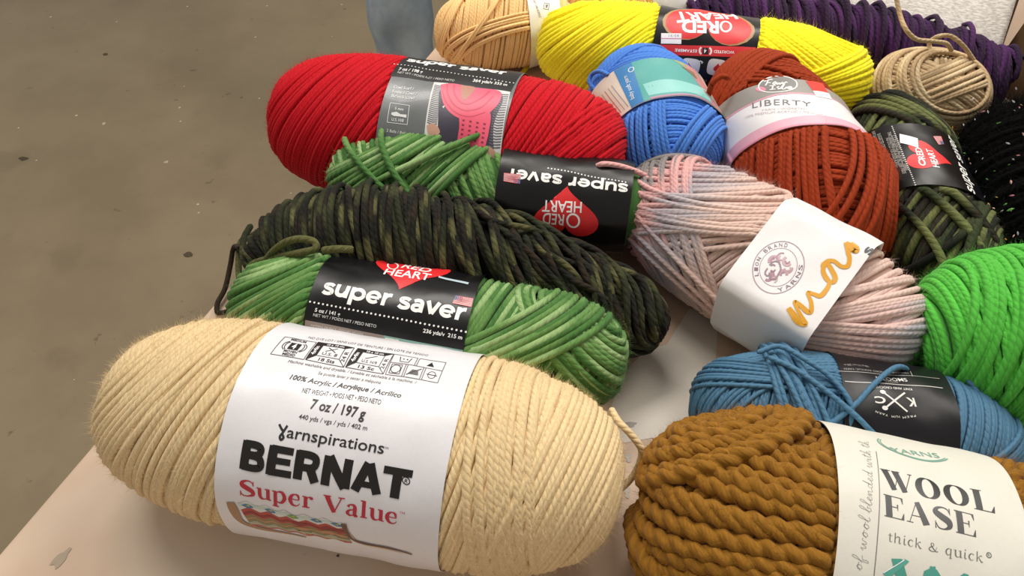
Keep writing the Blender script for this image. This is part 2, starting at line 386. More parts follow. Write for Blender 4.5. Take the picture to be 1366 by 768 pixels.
    def build(s):
        for g,e in s.g.items():
            V=np.concatenate(e['V'])-loc_of(s.band); g=g.split('|')[0]; me=bpy.data.meshes.new(g); me.from_pydata(V.tolist(),[],e['F'])
            for c in e['mats']: me.materials.append(ink(c))
            me.polygons.foreach_set('material_index',e['M']); me.polygons.foreach_set('use_smooth',[True]*len(e['M'])); me.update()
            o=bpy.data.objects.new(g,me); C.objects.link(o); o.parent=s.band
_tm={}
def text_mesh(st,bold,shear,spacing):
    key=(st,bold,shear,spacing)
    if key in _tm: return _tm[key]
    cu=bpy.data.curves.new('t','FONT'); cu.body=st; cu.offset=bold; cu.shear=shear; cu.space_character=spacing; cu.resolution_u=3
    o=bpy.data.objects.new('t',cu); C.objects.link(o); bpy.context.view_layer.update()
    me=o.evaluated_get(bpy.context.evaluated_depsgraph_get()).to_mesh()
    V=np.array([v.co[:2] for v in me.vertices]); F=[list(p.vertices) if p.normal.z>=0 else list(p.vertices)[::-1] for p in me.polygons]
    bpy.data.objects.remove(o); bpy.data.curves.remove(cu); _tm[key]=(V,F); return _tm[key]
def quad(a,b,c,d):
    """bilinear patch: a top-left, b top-right, c bottom-right, d bottom-left; u right, v down"""
    a,b,c,d=[np.array(q,float) for q in (a,b,c,d)]
    return lambda u,v: (a*(1-u)+b*u)*(1-v)+(d*(1-u)+c*u)*v
def heart_pts(c, up, w, h, n=40):
    """heart standing on its tip; up = unit vector from tip to lobes"""
    up=np.array(up,float); up/=np.linalg.norm(up); rt=np.array([up[1],-up[0]]); o=[]
    for i in range(n):
        t=2*PI*i/n; x=16*math.sin(t)**3/32; y=(13*math.cos(t)-5*math.cos(2*t)-2*math.cos(3*t)-math.cos(4*t)+17)/29
        o.append(np.array(c)+rt*x*w+up*y*h)
    return o
def ell(c,rx,ry,n=36,a0=0,a1=2*PI):
    c=np.array(c); return [c+np.array([rx*math.cos(a0+(a1-a0)*i/n),ry*math.sin(a0+(a1-a0)*i/n)]) for i in range(n+(a1-a0<6.2))]
def circ_frame(c, px, py):
    """ellipse through centre c with half axes reaching px and py (label plane)"""
    c=np.array(c);a=np.array(px)-c;b=np.array(py)-c
    return lambda t,k=1.: c+a*math.cos(t)*k+b*math.sin(t)*k
def arcs(w0,w1):  # round letter: fat sides, thin top and bottom
    return None
def O_(cx,cy,rx,ry,w,thin):
    return [(cx+rx*math.cos(t),cy+ry*math.sin(t),thin+(w-thin)*abs(math.cos(t))**1.3) for t in np.linspace(0,2*PI,17)]
SERIF={  # x, y, pen width in units of the cap height
 'S':(.78,[[(.66,.80,.03),(.56,.95,.05),(.36,.98,.07),(.17,.86,.15),(.17,.68,.20),(.40,.52,.22),(.62,.36,.20),(.64,.15,.15),(.42,.02,.06),(.2,.04,.05),(.09,.22,.03)],[(.66,.98,.04),(.66,.70,.04)],[(.09,0,.04),(.09,.32,.04)]]),
 'u':(.72,[[(.18,.66,.15),(.18,.25,.15),(.24,.05,.12),(.38,.01,.05),(.52,.12,.04)],[(.56,.68,.15),(.56,0,.15)],[(.04,.66,.05),(.24,.66,.05)],[(.42,.66,.05),(.62,.66,.05)],[(.56,.02,.05),(.70,.02,.05)]]),
 'p':(.74,[[(.18,.68,.15),(.18,-.28,.15)],[(.18,.55,.04),(.32,.67,.06),(.50,.64,.12),(.60,.35,.16),(.50,.06,.12),(.32,.0,.05),(.2,.1,.04)],[(.03,.66,.05),(.2,.66,.05)],[(.04,-.28,.05),(.34,-.28,.05)]]),
 'e':(.62,[[(.14,.37,.04),(.50,.37,.04)],[(.51,.38,.05),(.46,.62,.10),(.32,.68,.05),(.18,.58,.12),(.11,.34,.16),(.20,.08,.12),(.34,0,.06),(.46,.04,.04),(.54,.17,.03)]]),
 'r':(.56,[[(.18,.68,.15),(.18,0,.15)],[(.2,.5,.04),(.32,.66,.05),(.44,.62,.14),(.47,.55,.1)],[(.03,.66,.05),(.2,.66,.05)],[(.04,.02,.05),(.36,.02,.05)]]),
 'V':(.95,[[(.16,.98,.2),(.48,.02,.18)],[(.48,.02,.05),(.80,.98,.05)],[(0,.98,.05),(.34,.98,.05)],[(.66,.98,.05),(.94,.98,.05)]]),
 'a':(.64,[[(.14,.54,.13),(.22,.67,.06),(.38,.66,.10),(.44,.5,.15),(.44,.06,.14),(.58,.02,.05)],[(.44,.4,.04),(.22,.34,.07),(.12,.18,.14),(.2,.03,.08),(.32,.03,.05),(.44,.15,.04)]]),
 'l':(.38,[[(.18,1.02,.15),(.18,0,.15)],[(.03,1.0,.05),(.2,1.0,.05)],[(.04,.02,.05),(.34,.02,.05)]]),
 't':(.42,[[(.2,.85,.1),(.18,.3,.12),(.2,.05,.08),(.36,.06,.04)],[(.05,.66,.05),(.38,.66,.05)]]),
 'h':(.70,[[(.18,1.0,.12),(.14,0,.12)],[(.16,.45,.04),(.34,.66,.07),(.5,.58,.12),(.48,.1,.12),(.62,.04,.04)]]),
 'i':(.36,[[(.18,.64,.12),(.16,.08,.12),(.3,.04,.04)],[(.2,.82,.13),(.21,.92,.13)]]),
 'c':(.56,[[(.48,.54,.10),(.36,.66,.06),(.2,.55,.12),(.12,.3,.15),(.2,.06,.1),(.34,.0,.05),(.48,.12,.03)]]),
 'k':(.64,[[(.2,1.0,.12),(.15,0,.12)],[(.18,.3,.05),(.42,.62,.06),(.54,.6,.1)],[(.3,.38,.07),(.48,.04,.12),(.6,.05,.04)]]),
 'q':(.66,[[(.5,.66,.12),(.46,-.28,.12)],[(.5,.55,.04),(.36,.67,.05),(.2,.55,.12),(.12,.3,.15),(.2,.04,.1),(.34,.03,.05),(.48,.2,.04)],[(.34,-.28,.04),(.6,-.28,.04)]]),
 '&':(.90,[[(.74,.5,.04),(.6,.1,.05),(.36,0,.08),(.14,.14,.12),(.2,.36,.1),(.46,.56,.06),(.5,.74,.07),(.38,.84,.05),(.28,.7,.09),(.4,.4,.12),(.66,.06,.1),(.84,.1,.04)]]),
 ' ':(.42,[]),
}
DIDONE={
 'W':(1.22,[[(.16,.98,.25),(.46,.03,.22)],[(.46,.02,.03),(.66,.8,.03)],[(.56,.98,.25),(.86,.03,.22)],[(.86,.02,.03),(1.14,.97,.03)],[(.0,.98,.03),(.38,.98,.03)],[(.42,.98,.03),(.74,.98,.03)],[(1.04,.98,.03),(1.2,.98,.03)]]),
 'O':(1.06,[O_(.53,.5,.34,.49,.27,.03)]),
 'L':(.88,[[(.26,1,.26),(.26,0,.26)],[(.06,.99,.03),(.46,.99,.03)],[(.06,.015,.03),(.80,.015,.03)],[(.74,.01,.14),(.82,.3,.02)]]),
 'E':(.92,[[(.26,1,.26),(.26,0,.26)],[(.06,.985,.03),(.82,.985,.03)],[(.06,.015,.03),(.84,.015,.03)],[(.26,.5,.03),(.62,.5,.03)],[(.80,.99,.10),(.84,.72,.02)],[(.80,.01,.12),(.86,.3,.02)],[(.62,.36,.02),(.62,.64,.06)]]),
 'A':(1.06,[[(.16,.02,.03),(.48,.98,.03)],[(.50,.98,.2),(.82,.02,.27)],[(.26,.33,.03),(.66,.33,.03)],[(.04,.015,.03),(.3,.015,.03)]]),
 'S':(.84,[[(.70,.74,.02),(.62,.92,.04),(.42,.98,.05),(.22,.9,.12),(.16,.72,.24),(.38,.54,.28),(.62,.38,.28),(.66,.16,.18),(.46,.02,.05),(.24,.04,.04),(.12,.26,.02)],[(.71,.98,.04),(.71,.68,.02)],[(.12,.0,.04),(.12,.32,.02)]]),
 ' ':(.5,[]),
}
H=.05
def ring(cx,cy,r,w,a0=0,a1=360,n=15): return [(cx+r*math.cos(math.radians(t)),cy+r*math.sin(math.radians(t)),w) for t in np.linspace(a0,a1,n)]
def mono(w,*ss): return [[(x,y,w) for x,y in st] for st in ss]
GEO={  # geometric lower case, x-height 1
 's':(.84,mono(.25,[(.72,.76),(.58,.86),(.40,.875),(.20,.82),(.17,.68),(.28,.57),(.52,.48),(.68,.38),(.68,.2),(.48,.12),(.28,.13),(.10,.24)])),
 'u':(1.0,mono(.27,[(.17,1),(.17,.45),(.24,.22),(.44,.13),(.66,.21),(.76,.45)],[(.80,1),(.80,0)])),
 'p':(1.06,mono(.27,[(.17,1),(.17,-.42)])+[ring(.54,.5,.37,.26)]),
 'e':(1.02,mono(.20,[(.16,.48),(.88,.48)])+[ring(.50,.5,.375,.25,0,318,15)]),
 'r':(.66,mono(.27,[(.17,1),(.17,0)],[(.18,.5),(.28,.74),(.46,.86),(.62,.87)])),
 'a':(.92,mono(.25,[(.16,.78),(.34,.875),(.56,.86),(.68,.72),(.70,.5),(.70,.02)],[(.68,.50),(.40,.52),(.20,.44),(.15,.3),(.22,.16),(.40,.11),(.60,.2),(.69,.38)])),
 'v':(.90,mono(.27,[(.10,1),(.45,.08)],[(.82,1),(.47,.08)])), ' ':(.42,[])}
HEAVY={
 'B':(.85,mono(.27,[(.16,0),(.16,1)])+mono(.215,[(.1,.893),(.46,.893),(.62,.80),(.60,.62),(.44,.55),(.1,.55)],[(.1,.108),(.50,.108),(.68,.2),(.66,.42),(.5,.52),(.1,.52)])),
 'E':(.84,mono(.27,[(.16,0),(.16,1)])+mono(.21,[(.1,.895),(.78,.895)],[(.1,.105),(.80,.105)])+mono(.19,[(.1,.51),(.73,.51)])),
 'R':(.88,mono(.27,[(.16,0),(.16,1)],[(.50,.5),(.72,0)])+mono(.215,[(.1,.893),(.48,.893),(.66,.80),(.66,.58),(.5,.46),(.1,.46)])),
 'N':(.95,mono(.26,[(.16,0),(.16,1)],[(.78,0),(.78,1)])+mono(.27,[(.17,.98),(.77,.02)])),
 'A':(.91,mono(.26,[(.12,0),(.44,1)],[(.80,0),(.48,1)])+mono(.18,[(.25,.27),(.68,.27)])),
 'T':(.86,mono(.21,[(.0,.895),(.86,.895)])+mono(.27,[(.43,0),(.43,1)]))}
SCRIPT={k:(a,[[(x,y,H) for x,y in st] for st in s]) for k,(a,s) in {
 'o':(.5,[[(.05,.1),(.2,.45),(.32,.42),(.34,.15),(.2,.02),(.12,.2),(.24,.42),(.5,.36)]]),
 'f':(.42,[[(0,.1),(.25,.6),(.3,1.0),(.2,1.0),(.12,.4),(.08,-.4),(.2,-.3),(.2,.1),(.42,.2)]]),
 'w':(.7,[[(0,.2),(.12,.45),(.14,.05),(.24,.02),(.36,.4),(.38,.05),(.5,.05),(.58,.42),(.7,.36)]]),
 'l':(.3,[[(0,.1),(.24,.7),(.28,1.05),(.16,.95),(.1,.1),(.2,0),(.3,.15)]]),
 'b':(.42,[[(0,.1),(.24,.7),(.28,1.05),(.16,.95),(.1,.1),(.2,0),(.3,.15),(.26,.36),(.42,.34)]]),
 'e':(.36,[[(0,.1),(.24,.3),(.2,.46),(.1,.3),(.12,.05),(.24,.02),(.36,.15)]]),
 'n':(.52,[[(0,.2),(.08,.42),(.1,.02),(.2,.36),(.3,.4),(.32,.05),(.42,.02),(.52,.15)]]),
 'd':(.5,[[(.3,.38),(.14,.42),(.06,.2),(.14,.02),(.28,.2),(.42,1.0),(.32,.2),(.38,.02),(.5,.14)]]),
 'i':(.26,[[(0,.15),(.1,.42),(.1,.05),(.18,.02),(.26,.15)],[(.14,.6),(.15,.64)]]),
 't':(.32,[[(0,.15),(.2,.85),(.12,.1),(.2,.02),(.32,.15)],[(.02,.58),(.32,.64)]]),
 'h':(.48,[[(0,.1),(.22,.7),(.24,1.0),(.14,.9),(.08,.02),(.2,.38),(.3,.36),(.3,.05),(.38,.02),(.48,.15)]]),
 ' ':(.3,[]),
}.items()}
# ------------------------------------------------------------ setting: floor, table, box
def noise_mat(name, c1, c2, scale, rough, bump=.2, dist=.001, extra=None, detail=6., lo=.35, hi=.65):
    m,nt,b=nmat(name,rough,.4); Lk=nt.links.new
    tc=N(nt,'ShaderNodeTexCoord'); n1=N(nt,'ShaderNodeTexNoise',i_Scale=scale,i_Detail=detail); n1.inputs['Roughness'].default_value=.62
    mr=N(nt,'ShaderNodeMapRange',i_1=lo,i_2=hi); mx=N(nt,'ShaderNodeMix',data_type='RGBA'); mx.inputs[6].default_value=lin(c1); mx.inputs[7].default_value=lin(c2)
    Lk(tc.outputs['Object'],n1.inputs['Vector']); Lk(n1.outputs[0],mr.inputs[0]); Lk(mr.outputs[0],mx.inputs[0]); out=mx.outputs[2]
    for sc,th,w,col,am in (extra or []):      # stains: noise thresholded, own colour
        n2=N(nt,'ShaderNodeTexNoise',i_Scale=sc,i_Detail=4.); Lk(tc.outputs['Object'],n2.inputs['Vector'])
        r2=N(nt,'ShaderNodeMapRange',i_1=th,i_2=th+w,i_3=0.,i_4=am); Lk(n2.outputs[0],r2.inputs[0])
        m2=N(nt,'ShaderNodeMix',data_type='RGBA'); m2.inputs[7].default_value=lin(col); Lk(out,m2.inputs[6]); Lk(r2.outputs[0],m2.inputs[0]); out=m2.outputs[2]
    Lk(out,b.inputs['Base Color'])
    bp=N(nt,'ShaderNodeBump',i_Strength=bump,i_Distance=dist); n3=N(nt,'ShaderNodeTexNoise',i_Scale=scale*14,i_Detail=4.); Lk(tc.outputs['Object'],n3.inputs['Vector']); Lk(n3.outputs[0],bp.inputs['Height']); Lk(bp.outputs[0],b.inputs['Normal'])
    return m
def mesh_obj(name, V, F, mat, parent=None, smooth=False, bevel=0):
    V=np.array(V,float)
    if parent is not None: V=V-loc_of(parent)
    me=bpy.data.meshes.new(name); me.from_pydata(V.tolist(),[],F); me.materials.append(mat)
    if smooth: me.polygons.foreach_set('use_smooth',[True]*len(F))
    me.update(); o=bpy.data.objects.new(name,me); C.objects.link(o)
    if parent is not None: o.parent=parent
    if bevel: md=o.modifiers.new('bevel','BEVEL'); md.width=bevel; md.segments=3
    return o
BOXF=[[0,3,2,1],[4,5,6,7],[0,1,5,4],[1,2,6,5],[2,3,7,6],[3,0,4,7]]
def slab(p, z0, z1): return [(x,y,z0) for x,y in p]+[(x,y,z1) for x,y in p]
floor_m=noise_mat('concrete','93846a','81725a',2.6,.42,.25,.002,[(7,.64,.12,'6b5d48',.35),(38,.70,.05,'4a3f30',.5),(1.1,.5,.3,'8d8066',.4)])
fl=mesh_obj('floor',[(-4,-2,-.75),(4,-2,-.75),(4,6,-.75),(-4,6,-.75)],[[0,1,2,3]],floor_m); tag(fl,kind='structure')
# grit and crumbs lying about on the floor
V=[];F=[]
for i in range(60):
    x,y=rng.uniform(-1.5,-.1),rng.uniform(.2,2.4); r=rng.uniform(.002,.0045)*(1.6 if i%7==0 else 1)
    b=len(V); V+=[(x+r*math.cos(k*PI/3)*rng.uniform(.6,1.2),y+r*math.sin(k*PI/3)*rng.uniform(.6,1.2),-.7495) for k in range(6)]+[(x,y,-.7495+r*.6)]
    F+=[[b+k,b+(k+1)%6,b+6] for k in range(6)]
g=mesh_obj('floor_grit',V,F,noise_mat('grit','cfc8b8','b5ab98',30,.8)); tag(g,'pale crumbs of grit scattered on the concrete floor','grit',kind='stuff')
V=[];F=[]
for i in range(9):
    x,y=rng.uniform(-1.5,-.2),rng.uniform(.2,2.2); r=rng.uniform(.006,.012)
    b=len(V); V+=[(x+r*math.cos(k*PI/4)*rng.uniform(.5,1.3),y+r*.7*math.sin(k*PI/4)*rng.uniform(.5,1.3),-.7492) for k in range(8)]
    F+=[[b+k for k in range(8)]]
g=mesh_obj('floor_spots',V,F,noise_mat('dark_spot','5a4e3b','4a3f30',30,.8)); tag(g,'small dark spots of dirt on the concrete floor','dirt',kind='stuff')

e=np.array([.2333,.5654]); e/=np.linalg.norm(e); q=np.array([e[1],-e[0]])      # table edge direction and the way inwards
A0=np.array([-.2783,.1489])
TA=A0-e*.62; TB=A0+e*1.30
table=empty('work_table',(float(TA[0]+q[0]*.5),float(TA[1]+q[1]*.5),-.75),'long table covered in smudged cream paper under the skeins of yarn','table')
corner=[TA,TA+q*1.35,TB+q*1.35,TB]
top_m=noise_mat('cream_paper','d0b69e','c1a68e',5,.55,.12,.0006,[(9,.60,.12,'c0a58e',.5),(4,.5,.12,'d9cbb8',.6),(60,.72,.04,'9c8a78',.5)])
mesh_obj('table_top',slab([tuple(c) for c in corner],-.022,0),BOXF,top_m,table,bevel=.003)
leg_m=noise_mat('grey_metal','6a6c6e','585a5c',20,.4)
for a,b in ((.06,.06),(1.86,.06),(.06,1.29),(1.86,1.29)):
    c=TA+e*a+q*b; mesh_obj('leg',slab([(c[0]-.02,c[1]-.02),(c[0]+.02,c[1]-.02),(c[0]+.02,c[1]+.02),(c[0]-.02,c[1]+.02)],-.75,-.022),BOXF,leg_m,table,bevel=.002)
# grey printed marks and smudges on the paper
mark_m=ink('8f8479')
def blot(name,c,rx,ry,rot=0,mat=mark_m,z=.0003):
    P=[]
    for k in range(14):
        t=2*PI*k/14; r=1+.25*math.sin(3*t+c[0]*90)+.15*math.sin(5*t); x,y=rx*r*math.cos(t),ry*r*math.sin(t)
        P.append((c[0]+x*math.cos(rot)-y*math.sin(rot),c[1]+x*math.sin(rot)+y*math.cos(rot),z))
    return mesh_obj(name,P,[list(range(14))],mat,table)
blot('smudge',(-0.2437,0.1449,0.0000),.0030,.0055,-.5,ink('ab9a84')); blot('paper_patch',(0.1053,0.2515,0.0000),.035,.055,-.4,ink('d8cfc2'),.0002); blot('smudge',(0.0728,0.2268,0.0000),.003,.002,0,ink('9a9086')); blot('smudge',(-0.0942,0.1465,0.0000),.0008,.0008,0,ink('4a4038'))
blot('smudge',(0.0688,0.2047,0.0000),.002,.003,0,ink('b0a498')); blot('smudge',(0.0658,0.1835,0.0000),.002,.004,0,ink('b0a498'))

# cardboard carton standing behind the yarn at the right, white woven cloth over its back
card_m=noise_mat('cardboard','765a3c','6a4e33',14,.8,.2,.0005,lo=.3,hi=.7)
edge_m=noise_mat('cardboard_edge','5c4326','4a341c',60,.8,.2,.0005)
K0=np.array((.435,.585)); K1=np.array((.560,.225)); KB=np.array((.02,.745))
carton=empty('cardboard_carton',(float(K0[0]),float(K0[1]),0),'brown cardboard carton corner standing behind the purple yarn','carton')
def panel(name,a,b,h,lean,th,mat,par):
    a=np.array(a,float);b=np.array(b,float);d=(b-a)/np.linalg.norm(b-a); n=np.array([d[1],-d[0]])
    V=[];
    for z,l in ((.001,0),(h,lean)):
        for p,o in ((a,0),(b,0),(b,th),(a,th)): w=p+n*(o+l); V.append((w[0],w[1],z))
    return mesh_obj(name,V,BOXF,mat,par,bevel=.0008)
panel('side_panel',K0,K1,.26,-.04,-.005,card_m,carton)
panel('back_panel',K0+(.001,.006),KB+(0,.006),.33,.30,.005,card_m,carton)
V=[(K0[0]-.004,K0[1]-.004,.001),(K0[0]+.004,K0[1]-.004,.001),(K0[0]+.004,K0[1]+.004,.001),(K0[0]-.004,K0[1]+.004,.001)]
V+=[(x+.075,y+.20,.25) for x,y,z in V]
mesh_obj('corner_edge',V,BOXF,edge_m,carton)
m,nt,b=nmat('woven_cloth',.8,.3); tc=N(nt,'ShaderNodeTexCoord'); mp=N(nt,'ShaderNodeMapping'); mp.inputs['Scale'].default_value=(260,260,900)
v=N(nt,'ShaderNodeTexNoise',i_Scale=1.,i_Detail=2.); mr=N(nt,'ShaderNodeMapRange',i_1=.35,i_2=.65); mx=N(nt,'ShaderNodeMix',data_type='RGBA'); mx.inputs[6].default_value=lin('cfc9c0'); mx.inputs[7].default_value=lin('f2eee6')
nt.links.new(tc.outputs['Object'],mp.inputs[0]); nt.links.new(mp.outputs[0],v.inputs['Vector']); nt.links.new(v.outputs[0],mr.inputs[0]); nt.links.new(mr.outputs[0],mx.inputs[0]); nt.links.new(mx.outputs[2],b.inputs['Base Color'])
bp=N(nt,'ShaderNodeBump',i_Strength=.4,i_Distance=.001); nt.links.new(v.outputs[0],bp.inputs['Height']); nt.links.new(bp.outputs[0],b.inputs['Normal'])
woven_m=m
nu,nv=90,50; V=[]
d=(KB-K0)/np.linalg.norm(KB-K0); n=np.array([-d[1],d[0]]);  n=n if n[1]<0 else -n
for i in range(nu+1):
    for j in range(nv+1):
        u=i/nu;vv=j/nv; z=.004+.34*vv; fr=.018+.050*(1-vv)**2-.30*z/.33
        fr+=.004*math.sin(u*23+vv*3)+.003*math.sin(u*41-vv*7)+.004*math.sin(vv*9+u*5)
        p=K0+(KB-K0)*(.015+u*.98)+n*fr; V.append((p[0],p[1],z))
F=[[i*(nv+1)+j,(i+1)*(nv+1)+j,(i+1)*(nv+1)+j+1,i*(nv+1)+j+1] for i in range(nu) for j in range(nv)]
o=mesh_obj('woven_cloth',V,F,woven_m,None,True); md=o.modifiers.new('thickness','SOLIDIFY'); md.thickness=.0012
tag(o,'off-white woven cloth hanging inside the carton behind the purple yarn','cloth')

# person in jeans standing beyond the table: both legs and hips as one garment, shoes below
person=empty('person',(-.12,1.50,-.75),'person in faded blue jeans standing past the far side of the table','person')
def skin(name,verts,edges,radii,mat,root=0,par=None,lv=2):
    me=bpy.data.meshes.new(name); me.from_pydata([tuple(np.array(v)-loc_of(par)) for v in verts],edges,[]); me.materials.append(mat)
    o=bpy.data.objects.new(name,me); C.objects.link(o); o.parent=par
    me.skin_vertices or me.attributes
    md=o.modifiers.new('skin','SKIN'); md.use_smooth_shade=True
    bpy.context.view_layer.update()
    if not me.skin_vertices:
        bm=bmesh.new(); bm.from_mesh(me); bm.verts.layers.skin.verify(); bm.to_mesh(me); bm.free()
    for i,r in enumerate(radii): me.skin_vertices[0].data[i].radius=r; me.skin_vertices[0].data[i].use_root=(i==root)
    s=o.modifiers.new('sub','SUBSURF'); s.levels=lv; s.render_levels=lv
    return o
denim=noise_mat('denim','9db0c2','c0ced9',16,.85,.5,.0006,[(7,.5,.2,'d0dae4',.7)],detail=8)
hx=-.12;hy=1.50
jv=[(hx,hy,.16),(hx,hy,.08),(hx-.10,hy,.05),(hx-.112,hy-.005,-.14),(hx-.118,hy-.02,-.33),(hx-.124,hy-.005,-.52),(hx-.128,hy,-.70),
    (hx+.10,hy,.05),(hx+.105,hy-.005,-.14),(hx+.11,hy-.02,-.33),(hx+.112,hy,-.52),(hx+.115,hy,-.70)]
je=[(0,1),(1,2),(2,3),(3,4),(4,5),(5,6),(1,7),(7,8),(8,9),(9,10),(10,11)]
jr=[(.165,.115),(.16,.115),(.10,.10),(.088,.09),(.073,.078),(.070,.072),(.075,.080),(.10,.10),(.088,.09),(.073,.078),(.070,.072),(.075,.080)]
j=skin('jeans',jv,je,jr,denim,0,person)
tx=bpy.data.textures.new('folds','CLOUDS'); tx.noise_scale=.09; dm=j.modifiers.new('folds','DISPLACE'); dm.texture=tx; dm.strength=.022; dm.mid_level=.5
shoe_m=noise_mat('dark_shoe','2c2a29','3a3735',30,.6)
for sx in (-.128,.115):
    x=hx+sx; A=Acc(); G=[]
    for t in np.linspace(0,1,13):
        y=hy+.09-.28*t; wd=.036+.012*math.sin(PI*min(1,t*1.1)); 
        if t in (0.,1.): wd*=.45
        h=.10*(1-t)**1.2+.045*math.sin(PI*min(.98,.15+t*.85))+.012
        G.append([(x+wd*math.cos(a),y,-.749+max(0,h*.5+h*.5*math.sin(a)*1.0)) for a in np.linspace(0,2*PI,20,endpoint=False)])
    A.grid(np.array(G),(1,1,1)); A.build('shoe',shoe_m,person)

# ------------------------------------------------------------ yarn
SK=dict(
 cream=Sk((-.0800,.1878,.0520),-10.9,.1350,.0545,.94,3.0),
 mustard=Sk((.1750,.1298,.0500),-14,.1120,.0562,.88,2.8),
 steel=Sk((.1883,.2081,.0341),-9.3,.0860,.0375,.91,2.6),
 lime=Sk((.3486,.2463,.0522),-8,.1127,.0549,.95,2.6),
 green=Sk((-.0527,.2682,.0390),-11.5,.1208,.0385,.98,3.0),
 green2=Sk((-.0060,.3780,.0520),-10,.1180,.0350,.90,2.8),
 red=Sk((-.0490,.4364,.0520),-12.7,.1300,.0560,.90,3.3),
 pastel=Sk((.1596,.3196,.0450),-42.5,.1011,.0450,.96,2.8,section=[(.003,.052),(-.0575,.0285),(-.053,-.014),(-.036,-.038),(.0,-.045),(.036,-.030),(.046,.0),(.030,.036)]),
 rust=Sk((.2054,.4272,.0460),-80.1,.1008,.0482,.94,2.6,tilt=.27),
 blue=Sk((.1103,.4681,.0438),-78.6,.0687,.0450,.95,2.6,tilt=.15),
 camor=Sk((.2914,.3973,.0350),-93,.1000,.0360,.92,2.6,tilt=.25),
 tan=Sk((.3442,.5201,.0313),-12.8,.0430,.0338,.93,2.3),
 yellow=Sk((.1572,.5496,.0420),-14.0,.1350,.0400,1.0,3.3),
 peach=Sk((-.0050,.6150,.0350),8,.0640,.0370,.92,2.4),
 peach2=Sk((.125,.66,.034),-5,.0700,.0370,.92,2.4),
)
def yarn(key,label,name='yarn_skein',group='skeins and balls of yarn laid out on the table'):
    s=SK[key]; return empty(name,(float(s.C[0]),float(s.C[1]),0),label,'yarn',group)
BW='f2f0ee'
# 1 cream
s=SK['cream'].band(-.0495,.0575); o=yarn('cream','big cream skein with white paper band at the front left corner of the table')
M_cream=yarn_mat('cream_yarn',.0036,3,.5,.35)
A=Acc(); cf=solid('e2c99b')
wind(s,A,[(8,215,-89,89,0),(13,228,-86,-22,.8),(7,240,25,60,.7),(10,225,44,86,1.0),(17,235,-72,-50,1.3),(4,60,36,56,1.1)],.0037,cf,hide=(-.040,.048),fuzz=36000,fl=.0038)
A.build('yarn_winding',M_cream,o)
A=Acc(); loose(A,[(0.0545,0.2111,0.0450),(0.0578,0.2009,0.0480),(0.0640,0.1949,0.0450),(0.0699,0.1888,0.0380),(0.0678,0.1838,0.0250),(0.0615,0.1783,0.0180),(0.0554,0.1753,0.0180)],.0040,cf); A.build('loose_tail',M_cream,o)
L=Label(s,o,paper('white_gloss_paper','e6e4e8',.32,.5,.12))
K='1d1a1b'
def fat(L,g,st,p0,p1,top,col,**k): L.text(g,st,p0,p1,top,col,**k)
L.glyphs('brand_lettering','BERNAT',(-0.03806,-0.04561),(0.04253,-0.04613),(-0.03723,-0.03233),'17120f',HEAVY,wmul=1.2)
L.ribbon('brand_lettering',[circ_frame((0.04013,-0.03751),(0.04179,-0.03752),(0.03971,-0.03596))(t) for t in np.linspace(0,2*PI,17)],.00045,K)
L.text('brand_lettering','R',(0.03952,-0.03835),(0.04104,-0.03839),(0.03940,-0.03675),K,bold=.01)
L.glyphs('product_lettering','Super Value',(-0.03761,-0.05908),(0.03890,-0.05855),(-0.03637,-0.05074),'c3283c',SERIF,wmul=1.35)
L.text('product_lettering','TM',(0.03901,-0.05269),(0.04161,-0.05266),(0.03908,-0.05170),'c3283c')
L.text('maker_lettering','arnspirations',(-0.01804,-0.02807),(0.02792,-0.02770),(-0.01841,-0.02303),'2a2a2c',bold=.008)
L.ribbon('maker_lettering',[(-0.02288,-0.02284),(-0.02120,-0.02469),(-0.01995,-0.02569)],.0011,'2a2a2c')
L.ribbon('maker_lettering',[(-0.01881,-0.02279),(-0.02015,-0.02618),(-0.02108,-0.02813),(-0.02026,-0.02948),(-0.01928,-0.02828),(-0.02069,-0.02657)],.0011,'2a2a2c')
L.text('maker_lettering','TM',(0.02786,-0.02537),(0.02967,-0.02535),(0.02780,-0.02450),'2a2a2c')
L.text('weight_lettering','440 yds / vgs / yds / 402 m',(-0.01454,-0.01894),(0.01799,-0.01883),(-0.01473,-0.01681),'3a383a',bold=.004)
L.text('weight_lettering','7 oz / 197 g',(-0.01084,-0.01346),(0.01539,-0.01387),(-0.01166,-0.00880),'2c2a2c',bold=.022)
L.text('weight_lettering','NET WEIGHT • POIDS NET • PESO NETO',(-0.01710,-0.00662),(0.02068,-0.00575),(-0.01753,-0.00411),'3a383a')
L.text('weight_lettering','100% Acrylic / Acrylique / Acrílico',(-0.02535,-0.00107),(0.02894,-0.00042),(-0.02569,0.00143),'2c2a2c',bold=.018,shear=.2)
L.text('care_lettering','Se puede lavar y secar a máquina',(-0.01347,0.00440),(0.01741,0.00485),(-0.01381,0.00614),'5a585a',shear=.2)
L.text('care_lettering','Machine washable and dryable. / Lavable et séchable à la machine. /',(-0.02998,0.00794),(0.03388,0.00854),(-0.03040,0.00964),'5a585a',shear=.2)
L.text('care_lettering','NO DYE LOT / SANS LOT DE TEINTURE / SIN LOTE DE TEÑIDO',(-0.02899,0.02927),(0.03293,0.03173),(-0.02943,0.03158),'6a686a')
def box(L,g,Q,wd,col,lev=1):
    for a,b in (((0,0),(1,0)),((1,0),(1,1)),((1,1),(0,1)),((0,1),(0,0))): L.line(g,Q(*a),Q(*b),wd,col,lev)
def qp(L,g,Q,pts,col,lev=0): L.poly(g,[Q(u,v) for u,v in pts],col,lev)
def qt(L,g,Q,st,u0,u1,v,h,col,**k): L.text(g,st,Q(u0,v),Q(u1,v),Q(u0,v-h),col,**k)
Q=quad((-0.03943,0.02588),(-0.02333,0.02695),(-0.02327,0.01140),(-0.04055,0.01178)); box(L,'care_symbols',Q,.00035,'4a484a')
